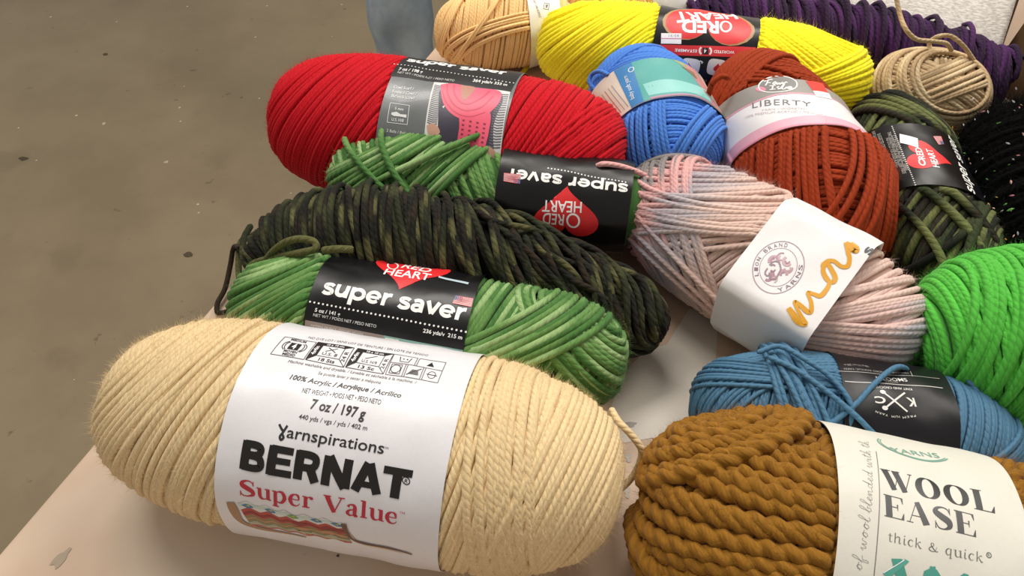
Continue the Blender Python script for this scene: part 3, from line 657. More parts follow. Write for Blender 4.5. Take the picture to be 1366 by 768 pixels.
qt(L,'care_symbols',Q,'MEDIUM',.25,.72,.16,.12,K,bold=.02); qt(L,'care_symbols',Q,'MOYEN',.3,.7,.80,.11,K,bold=.02); qt(L,'care_symbols',Q,'MEDIO',.32,.7,.95,.11,K,bold=.02)
qp(L,'care_symbols',Q,[(.34,.28),(.66,.28),(.66,.64),(.34,.64)],K,1); qt(L,'care_symbols',Q,'4',.44,.56,.60,.28,'ffffff',lev=2,bold=.03)
for sg in (-1,1):
    L.ribbon('care_symbols',[Q(.5+sg*u,v) for u,v in ((.2,.26),(.27,.36),(.27,.56),(.2,.68))],.0004,K); L.ribbon('care_symbols',[Q(.5+sg*u,v) for u,v in ((.24,.22),(.34,.36),(.34,.56),(.24,.70))],.0004,K)
for c4,t1,t2 in (((413,80,648,118,578,243,330,193),'U.S. 8','18 Sts'),((672,120,905,158,835,287,590,243),'U.S. H/9','13 Sc')):
    if t1=='U.S. 8': Q=quad((-0.02268,0.02751),(-0.00339,0.02667),(-0.00295,0.01107),(-0.02244,0.01164))
    else: Q=quad((-0.00165,0.02715),(0.01670,0.02774),(0.01669,0.01126),(-0.00210,0.01126))
    box(L,'care_symbols',Q,.00035,K); qp(L,'care_symbols',Q,[(0,0),(1,0),(.8,.16),(.2,.16),(.2,.72),(0,1)],K,1)
    L.line('care_symbols',Q(.2,.72),Q(.8,.72),.0003,K); L.line('care_symbols',Q(.8,.16),Q(.8,.72),.0003,K); L.line('care_symbols',Q(.8,.72),Q(1,1),.0003,K)
    qt(L,'care_symbols',Q,'10 x 10 cm',.28,.75,.13,.09,'ffffff',lev=2,bold=.02); qt(L,'care_symbols',Q,t1,.3,.7,.64,.13,K); qt(L,'care_symbols',Q,t2,.3,.72,.93,.13,K,bold=.015)
    L.text('care_symbols','4x4in',Q(.13,.72),Q(.13,.25),Q(.03,.72),'ffffff',lev=2,bold=.02); L.text('care_symbols','24 R',Q(.95,.8),Q(.95,.3),Q(.85,.8),K)
    L.line('care_symbols',Q(.35,.46),Q(.62,.24),.0004,K); 
    if t1=='U.S. 8': L.line('care_symbols',Q(.62,.46),Q(.38,.24),.0004,K)
Q=quad((0.01691,0.02781),(0.04342,0.02757),(0.04338,0.01180),(0.01786,0.01118)); 
for a,b in (((0,0),(.46,0)),((.5,0),(1,0)),((1,0),(1,1)),((0,1),(1,1)),((0,0),(0,1)),((.46,0),(.46,.45)),((.5,0),(.5,.45)),((0,.45),(1,.45)),((.31,.45),(.31,1)),((.35,.45),(.35,1)),((.65,.45),(.65,1)),((.69,.45),(.69,1))): L.line('care_symbols',Q(*a),Q(*b),.00035,'6a686a')
qp(L,'care_symbols',Q,[(.68,.34),(.82,.34),(.75,.12)],K,1); L.ribbon('care_symbols',[Q(.14,.1),Q(.17,.35),(Q(.33,.35)),Q(.36,.1)],.0004,K,smooth=False)
L.dots('care_symbols',Q(.22,.2),Q(.29,.2),2,.0004,K); L.ribbon('care_symbols',[Q(.15+.09*math.cos(t),.72+.17*math.sin(t)) for t in np.linspace(0,2*PI,13)],.0003,K); box(L,'care_symbols',lambda u,v,Q=Q:Q(.05+u*.2,.52+v*.4),.0003,K)
qp(L,'care_symbols',Q,[(.40,.85),(.60,.85),(.57,.65),(.46,.65)],'6a686a',1); L.line('care_symbols',Q(.38,.9),Q(.62,.55),.0004,K); L.ribbon('care_symbols',[Q(.84+.07*math.cos(t),.72+.15*math.sin(t)) for t in np.linspace(0,2*PI,13)],.0003,K); L.line('care_symbols',Q(.74,.72),Q(.94,.72),.0004,K)
# printed picture of a zigzag blanket
Q=quad((-0.03873,-0.06287),(0.01233,-0.06430),(0.01695,-0.07815),(-0.03346,-0.07925))
def zig(v0,v1,col,lev,amp=.14,n=40,u0=0.,u1=1.,ph=0.,ph2=None):
    zz=lambda u,p: amp*(abs(((u*5.4+p)%1)-.5)*2-.5)
    us=np.linspace(u0,u1,n); L.poly('blanket_picture',[Q(u,v0+zz(u,ph)) for u in us]+[Q(u,v1+zz(u,ph if ph2 is None else ph2)) for u in us[::-1]],col,lev)
zig(0,.92,'e6e4dd',1); zig(.03,.13,'c9dad4',2,.05,n=20); zig(.22,.48,'b8473f',2); zig(.34,.42,'8e2d2f',3); zig(.48,.74,'8b8157',2); zig(.56,.62,'c08a62',3); zig(.76,.84,'b5b08c',3); zig(.86,.92,'c05a52',3,.1)
for u in (.08,.3,.52,.74,.93): L.poly('blanket_picture',[Q(u-.05,.10),Q(u,.03),Q(u+.05,.08),Q(u+.06,.14),Q(u,.18)],'3f7fae' if u!=.52 else '77a85a',4); L.poly('blanket_picture',[Q(u-.01,.08),Q(u+.03,.05),Q(u+.03,.12)],'cdbf4a',5)
L.ribbon('blanket_picture',[(-0.04195,-0.06391),(-0.04074,-0.06954),(-0.03933,-0.07560),(-0.03568,-0.07850),(-0.02338,-0.07989),(-0.00673,-0.08005)],[.004,.005,.004,.003,.002,.001],'a9825f',3)
L.ribbon('blanket_picture',[(0.01306,-0.06409),(0.01462,-0.06924),(0.01885,-0.07372),(0.03202,-0.07480),(0.04512,-0.07698)],[.0028,.002,.0015,.0012,.001],'6c4a38',5)
L.poly('blanket_picture',[(0.01396,-0.06405),(0.01599,-0.06938),(0.01973,-0.07411),(0.03196,-0.07574),(0.04412,-0.07849),(0.02316,-0.07594),(0.01742,-0.07432)],'ddc9b4',4)
L.build()

# 2 mustard chunky
s=SK['mustard'].band(-.0355,.0410); o=yarn('mustard','chunky mustard brown skein with white paper band at the front right')
M_must=yarn_mat('mustard_yarn',-.0088,2,.5,.2,heather=.22,dist=.0016)
A=Acc(); cf=solid('8f621b')
MK=dict(k=9,step=.0013,amp=.30,pitch=.0088,dens=.68)
wind(s,A,[(6,225,-89,89,-.4)],.0078,cf,hide=(-.026,.030),jit=.1,**MK)
wind(s,A,[(76,222,-64,64,.6)],.0078,cf,hide=(-.028,.034),jit=.10,fuzz=12000,fl=.006,**MK)
wind(s,A,[(48,50,-70,-44,1.6),(35,215,-80,-58,1.2)],.0078,cf,hide=(-.034,.2),jit=.12,fuzz=3000,**MK)
A.build('yarn_winding',M_must,o)
L=Label(s,o,paper('cream_matte_paper','dedbd0',.5,.4))
G1='1e2021'; TL='4f9f8f'
L.glyphs('brand_lettering','WOOL',(-0.01713,0.00533),(0.02906,0.00489),(-0.01579,0.01556),G1,DIDONE)
L.glyphs('brand_lettering','EASE',(-0.01779,-0.00763),(0.01970,-0.00790),(-0.01596,0.00223),'4a4a4c',DIDONE)
L.glyphs('product_lettering','thick & quick',(-0.01601,-0.01783),(0.02130,-0.01770),(-0.01555,-0.01382),'6a6a68',SERIF,wmul=.75)
for cx,cy in ((850,660),(820,460)): 
    pass
f=circ_frame((0.02360,-0.01407),(0.02451,-0.01400),(0.02361,-0.01305)); L.ribbon('product_lettering',[f(t) for t in np.linspace(0,2*PI,15)],.0003,'6a6a68'); L.text('product_lettering','R',(0.02319,-0.01456),(0.02402,-0.01451),(0.02334,-0.01359),'6a6a68')
L.glyphs('side_lettering','of wool blended with th',(-0.02512,-0.03195),(-0.01838,0.03396),(-0.02973,-0.03302),'4a4a4c',SCRIPT,wmul=.55)
L.ribbon('side_lettering',[(-0.01656,0.02672),(-0.01808,0.01105),(-0.01907,-0.00333),(-0.01980,-0.01571),(-0.02010,-0.02736),(-0.02009,-0.03254)],.0003,'6a6a68')
f=circ_frame((0.00202,0.03713),(0.01733,0.03644),(-0.00003,0.02769))
L.ribbon('maker_emblem',[f(t) for t in np.linspace(.3,PI+.3,25)],.0007,'7fae9f'); L.ribbon('maker_emblem',[f(t,.93) for t in np.linspace(.3,PI+.3,25)],.0004,'7fae9f')
L.text('maker_emblem','YARNS',(-0.00910,0.02909),(0.01283,0.03276),(-0.00787,0.03314),'7fae9f')
P=lambda pts,col,lev=1: L.poly('teal_emblem',pts,col,lev)
P([(-0.01419,-0.02430),(-0.01017,-0.02352),(-0.00774,-0.02959),(-0.01124,-0.03288)],TL)
P([(-0.01283,-0.02716),(-0.00929,-0.02332),(-0.00737,-0.02378),(-0.01448,-0.03213),(-0.01690,-0.03080)],'5aa999',2)
L.line('teal_emblem',(-0.01670,-0.03052),(-0.00926,-0.02369),.0003,'ffffff',3)
P([(-0.00162,-0.02817),(-0.00125,-0.02613),(0.00097,-0.02457),(0.00365,-0.02448),(0.00529,-0.02659),(0.00544,-0.02897),(-0.00140,-0.03053)],TL)
P([(0.00082,-0.02476),(0.00092,-0.02368),(0.00208,-0.02371),(0.00298,-0.02335),(0.00326,-0.02434)],TL)
P([(0.01256,-0.02488),(0.01393,-0.02350),(0.01572,-0.02367),(0.01606,-0.02643),(0.01269,-0.02725)],TL)
L.build()

# 3 steel blue
s=SK['steel'].band(-.0150,.0430); o=yarn('steel','steel blue cotton-like skein with black paper band behind the mustard skein')
M_steel=yarn_mat('steel_blue_yarn',.004,2,.4,.1,spec=.4,rough=.65)
A=Acc(); cf=solid('467392')
wind(s,A,[(6,225,-89,89,0),(70,150,-60,12,.8),(10,30,45,78,1),(80,200,-40,-14,1.5),(35,200,28,50,1.6)],.0026,cf,step=.0032,jit=.12,hide=(-.010,.2),under=.3)
wind(s,A,[(8,225,20,89,.4),(28,80,30,52,1.4),(40,230,34,56,1.8)],.0026,cf,step=.0032,hide=(-.2,.038),under=.3)
wind(s,A,[(12,60,-32,-14,2.2),(16,40,-28,-16,3.2)],.0031,cf,step=.0032,hide=(-.008,.2),under=.3,jit=.5)
A.build('yarn_winding',M_steel,o)
A=Acc(); loose(A,[(0.1384,0.2283,0.0700),(0.1489,0.2179,0.0740),(0.1617,0.2056,0.0730),(0.1744,0.1927,0.0700),(0.1820,0.1855,0.0660),(0.1947,0.1808,0.0550)],.0030,cf,seed=2.)
A.build('loose_strand',M_steel,o); A=Acc(); loose(A,[(0.1457,0.1826,0.0580),(0.1600,0.1888,0.0640),(0.1761,0.1984,0.0700),(0.1884,0.2094,0.0720),(0.2021,0.2199,0.0710),(0.2119,0.2242,0.0660),(0.2220,0.2286,0.0520)],.0030,cf,seed=3.)
A.build('loose_strand',M_steel,o); A=Acc(); loose(A,[(0.1334,0.2319,0.0690),(0.1452,0.2338,0.0720),(0.1558,0.2229,0.0750),(0.1674,0.2124,0.0730),(0.1742,0.1984,0.0700),(0.1727,0.1877,0.0620)],.0030,cf,seed=4.)
A.build('loose_strand',M_steel,o); A=Acc(); tl=[np.array(v) for v in ((0.2475,0.2209,0.0600),(0.2544,0.2098,0.0550),(0.2623,0.1994,0.0450),(0.2659,0.1913,0.0350))]
for k in range(5): loose(A,[tl[0]+(k*.0013,0,0),tl[1]+(k*.0022,0,-k*.003),tl[2]+(k*.0022,0,-k*.004),tl[3]+(k*.0018,0,-k*.004)],.0030,cf,seed=5.+k)
A.build('loose_strands',M_steel,o)
L=Label(s,o,paper('black_card','121116',.36,.35)); WH='e6e4e0'
L.line('ruled_lines',(-0.01592,0.00871),(0.03884,0.01722),.00035,'b8b6b2'); L.line('ruled_lines',(-0.01364,0.00235),(0.03792,0.00885),.00045,'d8d6d2')
L.text('small_lettering','KNIT AND CROCHET',(0.02095,0.00467),(0.00033,0.00190),(0.02061,0.00327),WH,bold=.015)
L.text('small_lettering','SMOOTH',(0.01976,0.01183),(0.00338,0.00931),(0.01902,0.00918),WH,bold=.01)
L.text('small_lettering','PRODUCT',(0.01464,0.00813),(0.00779,0.00697),(0.01434,0.00717),'a8a6a2')
L.text('small_lettering','100% FINE BLENDED ACRYLIC YARN',(0.02252,0.01787),(-0.01268,0.01176),(0.02201,0.01647),'a8a6a2'); L.text('small_lettering','100 g / 3.5 oz / 200 m',(0.00170,0.01832),(-0.01189,0.01535),(0.00114,0.01661),'a8a6a2')
L.line('ruled_lines',(0.02471,0.02034),(0.02380,0.01429),.0003,'b8b6b2')
L.text('cross_emblem','K',(0.02107,-0.00154),(0.01672,-0.00215),(0.02022,-0.00635),WH,bold=.03); L.text('cross_emblem','C',(0.00583,-0.00385),(0.00037,-0.00427),(0.00547,-0.00738),WH,bold=.03)
L.line('cross_emblem',(0.00506,-0.00102),(0.01658,-0.01003),.0009,WH); L.line('cross_emblem',(0.01674,0.00091),(0.00567,-0.00962),.0009,WH)
for p in ((0.00535,-0.00980),(0.00506,-0.00102)): L.poly('cross_emblem',ell(p,.0015,.0012,12),WH,2)
L.text('cross_emblem','PREM',(0.02045,-0.01111),(0.01391,-0.01296),(0.02041,-0.01221),WH,spacing=1.3); L.text('cross_emblem','IUM',(0.01254,-0.01276),(0.00858,-0.01313),(0.01252,-0.01382),WH,spacing=1.3); L.text('cross_emblem','YARN',(0.00687,-0.01300),(0.00056,-0.01189),(0.00666,-0.01401),WH,spacing=1.3)
L.build()

# 4 lime
s=SK['lime'].band(.03,.09); o=yarn('lime','bright lime green skein at the right edge behind the steel blue skein')
M_lime=yarn_mat('lime_yarn',.0045,3,.5,.25)
A=Acc(); cf=solid('58bd45')
wind(s,A,[(6,45,-89,89,0),(9,60,-80,-40,1),(12,40,-45,30,1),(4,225,-66,-36,1.6)],.0044,cf,hide=(.035,.085),jit=.4,fuzz=16000)
A.build('yarn_winding',M_lime,o)
A=Acc(); loose(A,[(0.2329,0.2463,0.0500),(0.2346,0.2469,0.0400),(0.2316,0.2424,0.0350)],.0045,cf); A.build('loose_tail',M_lime,o)
L=Label(s,o,paper('white_paper','e8e6e2',.4)); L.build()

# super saver band shared by several skeins: everything in a label frame
GREENS=['4a793a','365e2c','68924f','2b4b24','88ab66','417034','9aba7c','345a2c','578843','233f1c']
M_green=yarn_mat('variegated_green_yarn',.005,3,.5,.2,heather=.18)
BK='131214'; RD='e0262b'
def flag(L,Q):
    qp(L,'flag_print',Q,[(0,0),(1,0),(1,1),(0,1)],'e9d6d4',1)
    for i in range(7): qp(L,'flag_print',Q,[(0,i*2/13),(1,i*2/13),(1,(i*2+1)/13),(0,(i*2+1)/13)],'d0505c',2)
    qp(L,'flag_print',Q,[(0,0),(.42,0),(.42,.54),(0,.54)],'3f3f7a',3)
    for i in range(4):
        for j in range(3): L.dots('flag_print',Q(.05+i*.1,.1+j*.17),Q(.051+i*.1,.1+j*.17),2,.00022,'f0eef0',4)
# 5 green front
s=SK['green'].band(-.0612,.0322); o=yarn('green','variegated green skein with black band standing just behind the cream skein')
A=Acc(); cf=shades(GREENS,.30,1.3,.88)
wind(s,A,[(10,225,-89,89,0),(24,228,-84,-28,1)],.0043,cf,hide=(-.055,.026),jit=.3,fuzz=5000,under=.2)
wind(s,A,[(20,60,52,89,.6),(38,228,10,34,1.4)],.0043,cf,hide=(-.2,.027),jit=.3,fuzz=3000,under=.2)
A.build('yarn_winding',M_green,o)
L=Label(s,o,paper('black_gloss_paper','0f0e10',.30,.35,.0))
X=lambda: None
L.glyphs('brand_lettering','super saver',(-0.05514,-0.01174),(0.02981,-0.01466),(-0.05468,-0.00387),'f4f4f2',GEO,wmul=1.1)
L.dots('dotted_line',(-0.05966,-0.01749),(0.03199,-0.02024),36,.00060,'f0f0ee')
L.text('weight_lettering','5 oz / 141 g',(-0.05568,-0.02264),(-0.04063,-0.02290),(-0.05573,-0.02063),'f0f0ee',bold=.02)
L.text('weight_lettering','NET WT / POIDS NET / PESO NETO',(-0.05602,-0.02541),(-0.01856,-0.02602),(-0.05609,-0.02375),'d8d8d6')
L.text('weight_lettering|b','236 yds/v  215 m',(0.00816,-0.02424),(0.03066,-0.02456),(0.00829,-0.02223),'f0f0ee',bold=.02)
tip=np.array((-0.01142,-0.00141)); a=np.array((-0.03396,0.01633)); b=np.array((0.01083,0.01228)); w_=np.linalg.norm(b-a)
L.poly('heart_emblem',heart_pts(tip,(.02,1),w_*1.02,w_*.80),RD,1)
L.text('heart_emblem','HEART',(-0.02402,0.00846),(0.00317,0.00908),(-0.02524,0.01528),'ffffff',lev=2,bold=.012)
L.text('heart_emblem','RED',(-0.01705,0.01945),(0.00048,0.01681),(-0.01930,0.02781),'ffffff',lev=2,bold=.012)
f=circ_frame((-0.02243,0.02118),(-0.01921,0.02092),(-0.02366,0.02646)); L.ribbon('heart_emblem',[f(t) for t in np.linspace(0,2*PI,21)],.0008,'ffffff',2)
flag(L,quad((0.02124,0.00056),(0.03164,0.00027),(0.03185,-0.00558),(0.02086,-0.00510)))
g0=np.array((-0.06022,-0.02831));g1=np.array((-0.01360,-0.02948));g2=np.array((0.03216,-0.03012))
L.poly('pattern_panel',[g0,g1,g1+(0,-.03),g0+(0,-.03)],'8c7f76',1); L.poly('pattern_panel',[g1,g2,g2+(0,-.03),g1+(0,-.03)],'7fa79c',1)
L.poly('pattern_panel',[g1+(.001,-.001),g1+(.009,-.001),g1+(.010,-.03),g1+(.001,-.03)],'dfe3d8',2); L.poly('pattern_panel',[g1+(.022,-.006),g1+(.034,-.003),g1+(.042,-.03),g1+(.02,-.03)],'b79562',2)
L.text('pattern_panel','PATTERN ON BACK: CROCHET AFGHAN',(-0.05641,-0.03146),(-0.02536,-0.03136),(-0.05637,-0.03024),'d8d0c8',lev=2)
L.poly('price_sticker',[(0.00714,0.01583),(0.02608,0.01204),(0.02601,0.01008),(0.00753,0.01386)],'b9cdd6',3)
L.build()

# 7 green behind
s=SK['green2'].band(.0000,.0860); o=yarn('green2','variegated green skein with upside down black band, between the red skein and the camouflage hank')
A=Acc(); cf=shades(GREENS,.30,1.3,.88)
wind(s,A,[(12,45,-89,89,0),(18,225,-84,-20,1.2),(16,50,-76,-36,2.0),(24,235,-70,-50,2.6)],.0040,cf,hide=(.004,.2),jit=.4,fuzz=4000,under=.3)
wind(s,A,[(34,225,-44,-41,3.6),(30,45,-48,-45,3.9),(26,60,-30,-27,3.9)],.0042,cf,hide=(.004,.2),jit=.5)
A.build('yarn_winding',M_green,o)
L=Label(s,o,paper('black_gloss_paper_upside','0f0e10',.30,.35,.0))
L.glyphs('brand_lettering','super saver',(0.08358,-0.00984),(0.00474,-0.01114),(0.08423,-0.01620),'f4f4f2',GEO,wmul=1.1)
L.dots('dotted_line',(0.03100,-0.00648),(0.08129,-0.00859),24,.00055,'f0f0ee'); L.dots('dotted_line|b',(0.05037,-0.05678),(0.08731,-0.07212),20,.00055,'f0f0ee')
tip=np.array((0.04510,-0.01753)); w_=np.linalg.norm(np.array((0.02226,-0.03809))-np.array((0.06441,-0.03467)))
lob=(np.array((0.03718,-0.04980))+np.array((0.05751,-0.05258)))/2
L.poly('heart_emblem',heart_pts(tip,lob-tip,w_,np.linalg.norm(lob-tip)*1.0),RD,1)
L.text('heart_emblem','HEART',(0.05558,-0.02685),(0.03064,-0.02867),(0.05621,-0.03372),'ffffff',lev=2,bold=.012)
L.text('heart_emblem','RED',(0.04554,-0.03614),(0.03201,-0.03623),(0.04604,-0.04332),'ffffff',lev=2,bold=.012)
f=circ_frame((0.05152,-0.03959),(0.05532,-0.03951),(0.05199,-0.04392)); L.ribbon('heart_emblem',[f(t) for t in np.linspace(0,2*PI,21)],.0012,'ffffff',2)
flag(L,quad((0.01500,-0.02047),(0.00426,-0.02008),(0.00354,-0.01466),(0.01465,-0.01425)))
L.poly('price_sticker',[(0.00880,-0.04036),(0.02628,-0.04221),(0.02598,-0.04764),(0.00911,-0.04609)],'a9c6d4',2); L.text('price_sticker','6679',(0.02400,-0.04193),(0.01300,-0.04126),(0.02428,-0.04570),'6a7a88',lev=3)
L.build()

# 8 red
s=SK['red'].band(-.0335,.0525); o=yarn('red','big red skein with grey and black picture band')
M_red=yarn_mat('red_yarn',.0038,3,.5,.08)
A=Acc(); cf=solid('c0061a')
wind(s,A,[(9,220,-89,89,0),(16,230,-84,-18,.8),(14,235,25,60,.8),(22,220,40,84,1.1)],.0035,cf,hide=(-.026,.045),fuzz=26000,fl=.0035,under=.25)
A.build('yarn_winding',M_red,o)
L=Label(s,o,paper('grey_gloss_paper','6d7173',.34,.5,.1))
yt=float((-0.03847,0.01657)[1])
L.poly('black_strip',[(s.x0,yt+.03),(s.x1,yt+.03),(0.05040,-0.00387),(-0.03437,-0.00506)],BK,0)
L.glyphs('brand_lettering','super saver',tuple(np.array((-0.03104,0.01520))+(0,.0025)),tuple(np.array((0.04114,0.01682))+(0,.0025)),((-0.03104,0.01520)[0],(-0.03104,0.01520)[1]+.0105),'f4f4f2',GEO,wmul=1.1)
L.dots('dotted_line',(-0.03672,0.01000),(0.04964,0.00738),34,.00055,'f0f0ee')
L.text('weight_lettering','7 oz / 198 g',(-0.03098,0.00179),(-0.01408,0.00284),(-0.03170,0.00522),'f0f0ee',bold=.02)
L.text('weight_lettering','NET WT / POIDS NET / PESO NETO',(-0.03068,-0.00150),(0.01017,-0.00217),(-0.03105,0.00063),'d8d8d6')
L.text('weight_lettering|b','364 yds/v 333 m',(0.02221,0.00174),(0.04611,0.00216),(0.02182,0.00494),'f0f0ee',bold=.02)
for st,p in (('Cowl Scarf /',((-0.02914,-0.01552),(-0.01488,-0.01540),(-0.02951,-0.01312))),('Foulard Cowl /',((-0.02875,-0.01918),(-0.01164,-0.01939),(-0.02908,-0.01686))),('Bufanda Cowl',((-0.02853,-0.02276),(-0.01236,-0.02287),(-0.02882,-0.02050))),('2 Balls / Balles / Bolas',((-0.02647,-0.04737),(-0.00344,-0.04769),(-0.02639,-0.04551))),('705 Grenadine /',((-0.02651,-0.05211),(-0.01013,-0.05182),(-0.02632,-0.05054)))):
    L.text('pattern_lettering',st,*p,'e4e6e6',bold=.012)
Q=quad((-0.02784,-0.02736),(-0.01429,-0.02757),(-0.01314,-0.04071),(-0.02686,-0.04122)); box(L,'pattern_lettering',Q,.0004,'e4e6e6'); qt(L,'pattern_lettering',Q,'5 mm',.28,.72,.32,.14,'e4e6e6',bold=.015); qt(L,'pattern_lettering',Q,'U.S. H/8',.2,.8,.9,.15,'e4e6e6',bold=.015)
qp(L,'pattern_lettering',Q,[(.15,.5),(.4,.42),(.6,.52),(.92,.5),(.92,.66),(.6,.64),(.3,.66),(.15,.6)],'e4e6e6',1)
# printed picture: torso in a crocheted coral scarf
Q=quad((-0.00317,-0.00484),(0.05000,-0.00399),(0.05330,-0.06085),(0.00068,-0.05893)); B_='scarf_picture'
qp(L,B_,Q,[(0,0),(1,0),(1,1.1),(0,1.1)],'d9dad8',1)
def sm(pts,n=5): p=[tuple(q) for q in pts]; c=catmull(p+[p[0]],n); return [tuple(q) for q in c[:-1]]
qp(L,B_,Q,sm([(.10,.16),(.30,.0),(.75,.0),(.93,.14),(.87,.5),(.88,1.1),(.20,1.1),(.18,.8),(.15,.5)]),'3b3646',2)
for u0,u1,v0,v1 in ((.02,.15,.05,.62),(.84,.99,.05,.78)):
    m_=22
    for i in range(m_):
        v=v0+(v1-v0)*i/m_; dv=(v1-v0)/m_*.5; um=(u0+u1)/2
        qp(L,B_,Q,[(u0,v),(um,v+dv*.9),(u1,v),(u1,v+dv),(um,v+dv*1.9),(u0,v+dv)],'66636f',3)
qp(L,B_,Q,sm([(.02,.64),(.10,.60),(.17,.64),(.20,.70),(.15,.76),(.12,.84),(.06,.76)]),'c79a86',4); qp(L,B_,Q,sm([(.84,.76),(.92,.80),(.98,.9),(.97,1.0),(.86,1.0),(.80,.92)]),'c79a86',4)
qp(L,B_,Q,sm([(.36,.0),(.54,.0),(.50,.16),(.44,.24),(.39,.16)]),'b8806c',5)
qp(L,B_,Q,sm([(.10,.04),(.24,.0),(.55,.0),(.86,.02),(.90,.16),(.84,.30),(.72,.42),(.52,.50),(.34,.46),(.2,.34),(.13,.18)]),'ec5a76',4)
for r_,w_ in (([(.18,.02),(.22,.18),(.34,.33),(.50,.38),(.68,.30),(.80,.12)],.0011),([(.27,.02),(.30,.15),(.40,.27),(.52,.28),(.66,.16),(.74,.04)],.0014),([(.14,.14),(.22,.30),(.38,.43),(.56,.45),(.74,.36)],.0007)):
    L.ribbon(B_,[Q(*p_) for p_ in r_],w_,'cf3d5c',5)
qp(L,B_,Q,sm([(.42,.47),(.60,.44),(.80,.36),(.82,.6),(.80,.8),(.82,1.02),(.62,1.0),(.44,1.02),(.43,.8),(.44,.6)]),'ec5a76',4)
for i in range(4):
    for j in range(9): qp(L,B_,Q,[(.47+i*.09,.50+j*.055),(.50+i*.09,.50+j*.055),(.50+i*.09,.52+j*.055),(.47+i*.09,.52+j*.055)],'8c2a44',6)
L.build()

# 9 pastel
s=SK['pastel'].band(-.0005,.0565); o=yarn('pastel','pale pink and grey self-striping skein with a loose white folded band')
M_past=yarn_mat('pastel_yarn',.004,3,.45,.25,heather=.1)
A=Acc(); cf=axial([(-.101,'77746f'),(-.082,'8d8788'),(-.073,'dba6a3'),(-.060,'d9a8a6'),(-.050,'aca4ac'),(-.036,'c0b4b6'),(-.022,'dcc0b6'),(.0,'e0c0b2'),(.055,'e2c4ba'),(.075,'dcbcb6'),(.088,'b3adb3'),(.101,'8d9098')])
wind(s,A,[(14,225,-89,89,0),(38,235,-72,-10,.9),(30,45,-70,-20,1.4),(30,225,24,66,.9),(52,250,-50,-30,2.2),(44,230,-40,-16,2.0),(60,60,-40,-26,2.4),(24,200,-84,-66,1.8),(44,230,30,52,1.6)],.0035,cf,hide=(.004,.050),jit=.9,fuzz=16000,fl=.004,slack=.008)
A.build('yarn_winding',M_past,o)
A=Acc(); loose(A,[(0.0940,0.3704,0.0700),(0.0819,0.3694,0.0780),(0.0693,0.3707,0.0820),(0.0583,0.3699,0.0840),(0.0541,0.3717,0.0780),(0.0517,0.3704,0.0700)],.0038,solid('dba6a3')); A.build('loose_tail',M_past,o)
L=Label(s,o,paper('loose_white_paper','f1eff0',.42)); 
f=circ_frame((0.02047,-0.03519),(0.03139,-0.02644),(0.01238,-0.02089)); MV='b49aa8'
L.ribbon('lion_emblem',[f(t) for t in np.linspace(0,2*PI,49)],.0005,MV); L.ribbon('lion_emblem',[f(t,.73) for t in np.linspace(0,2*PI,41)],.0003,MV)
def arc_text(st,t0,t1,k,h):
    for i,c in enumerate(st):
        if c==' ': continue
        t=t0+(t1-t0)*(i+.5)/len(st); dt=abs(t1-t0)/len(st)*.34; sg=-1 if t1<t0 else 1
        L.text('lion_emblem',c,f(t-sg*dt,k),f(t+sg*dt,k),f(t-sg*dt,k+h),'8d7584',bold=.006)
arc_text('LION BRAND',3.55,1.15,.79,.15); arc_text('YARNS',-1.55,.05,.95,-.15)
for k,(u,v,r) in enumerate([(-.2,.25,.3),(.1,.35,.3),(.35,.2,.28),(.4,-.1,.25),(-.35,-.3,.3),(-.15,-.45,.22),(.2,-.3,.25)]):
    c=f(0,0)+(f(0)-f(0,0))*u+(f(PI/2)-f(0,0))*v
    L.ribbon('lion_emblem',[c+(f(t)-f(0,0))*r*.6 for t in np.linspace(k,k+3.5,9)],.0009 if k%2 else .0015,['c9a3b0','b88fa0','d4b4bd'][k%3],1)
    L.ribbon('lion_emblem',[c+(f(t)-f(0,0))*r*.3 for t in np.linspace(k+1,k+4,7)],.0008,['b88fa0','d4b4bd'][k%2],2)
c0=f(0,0)
for r in (((-.35,.1),(-.2,.22),(-.02,.2),(.08,.05)),((-.42,-.02),(-.5,-.18),(-.42,-.3),(-.28,-.26)),((-.28,-.26),(-.3,-.4),(-.1,-.45),(.02,-.3)),((-.3,.08),(-.2,.1),(-.12,.05)),((.05,.1),(.1,-.1),(.0,-.3)),((-.1,-.1),(-.2,-.16),(-.28,-.1))):
    L.ribbon('lion_emblem',[c0+(f(0)-c0)*u+(f(PI/2)-c0)*v for u,v in r],.0008,'a88a9a',3)
L.ribbon('product_lettering',[(0.03844,-0.05362),(0.04287,-0.05546),(0.04695,-0.05714),(0.05055,-0.05626),(0.04752,-0.05429),(0.04215,-0.05112),(0.03931,-0.04852),(0.04307,-0.04876),(0.04764,-0.04971),(0.04909,-0.04821),(0.04634,-0.04377),(0.04193,-0.03989),(0.04509,-0.03880),(0.04826,-0.03775),(0.04886,-0.03330),(0.04789,-0.02817),(0.04314,-0.02481),(0.03951,-0.02106),(0.04056,-0.01868),(0.04487,-0.02086),(0.04887,-0.02396),(0.04920,-0.02704),(0.04541,-0.02719),(0.04144,-0.02379),(0.04005,-0.01843),(0.04293,-0.01574),(0.04805,-0.01636),(0.05054,-0.01421),(0.04922,-0.01006),(0.04647,-0.00684),(0.04220,-0.00219)],
 [.0028,.0036,.0036,.0030,.0022,.0020,.0022,.0026,.0030,.0026,.0022,.0020,.0024,.0028,.0026,.0022,.0018,.0020,.0024,.0026,.0028,.0026,.0022,.0024,.0026,.0024,.0024,.0026,.0024,.0026,.0024],'e3a42a',3)
L.ribbon('product_lettering',[(0.04220,-0.00219),(0.04523,-0.00271),(0.04861,-0.00382),(0.04837,-0.00200),(0.04455,-0.00043)],[.0022,.0036,.0040,.0034,.0022],'e3a42a',4)
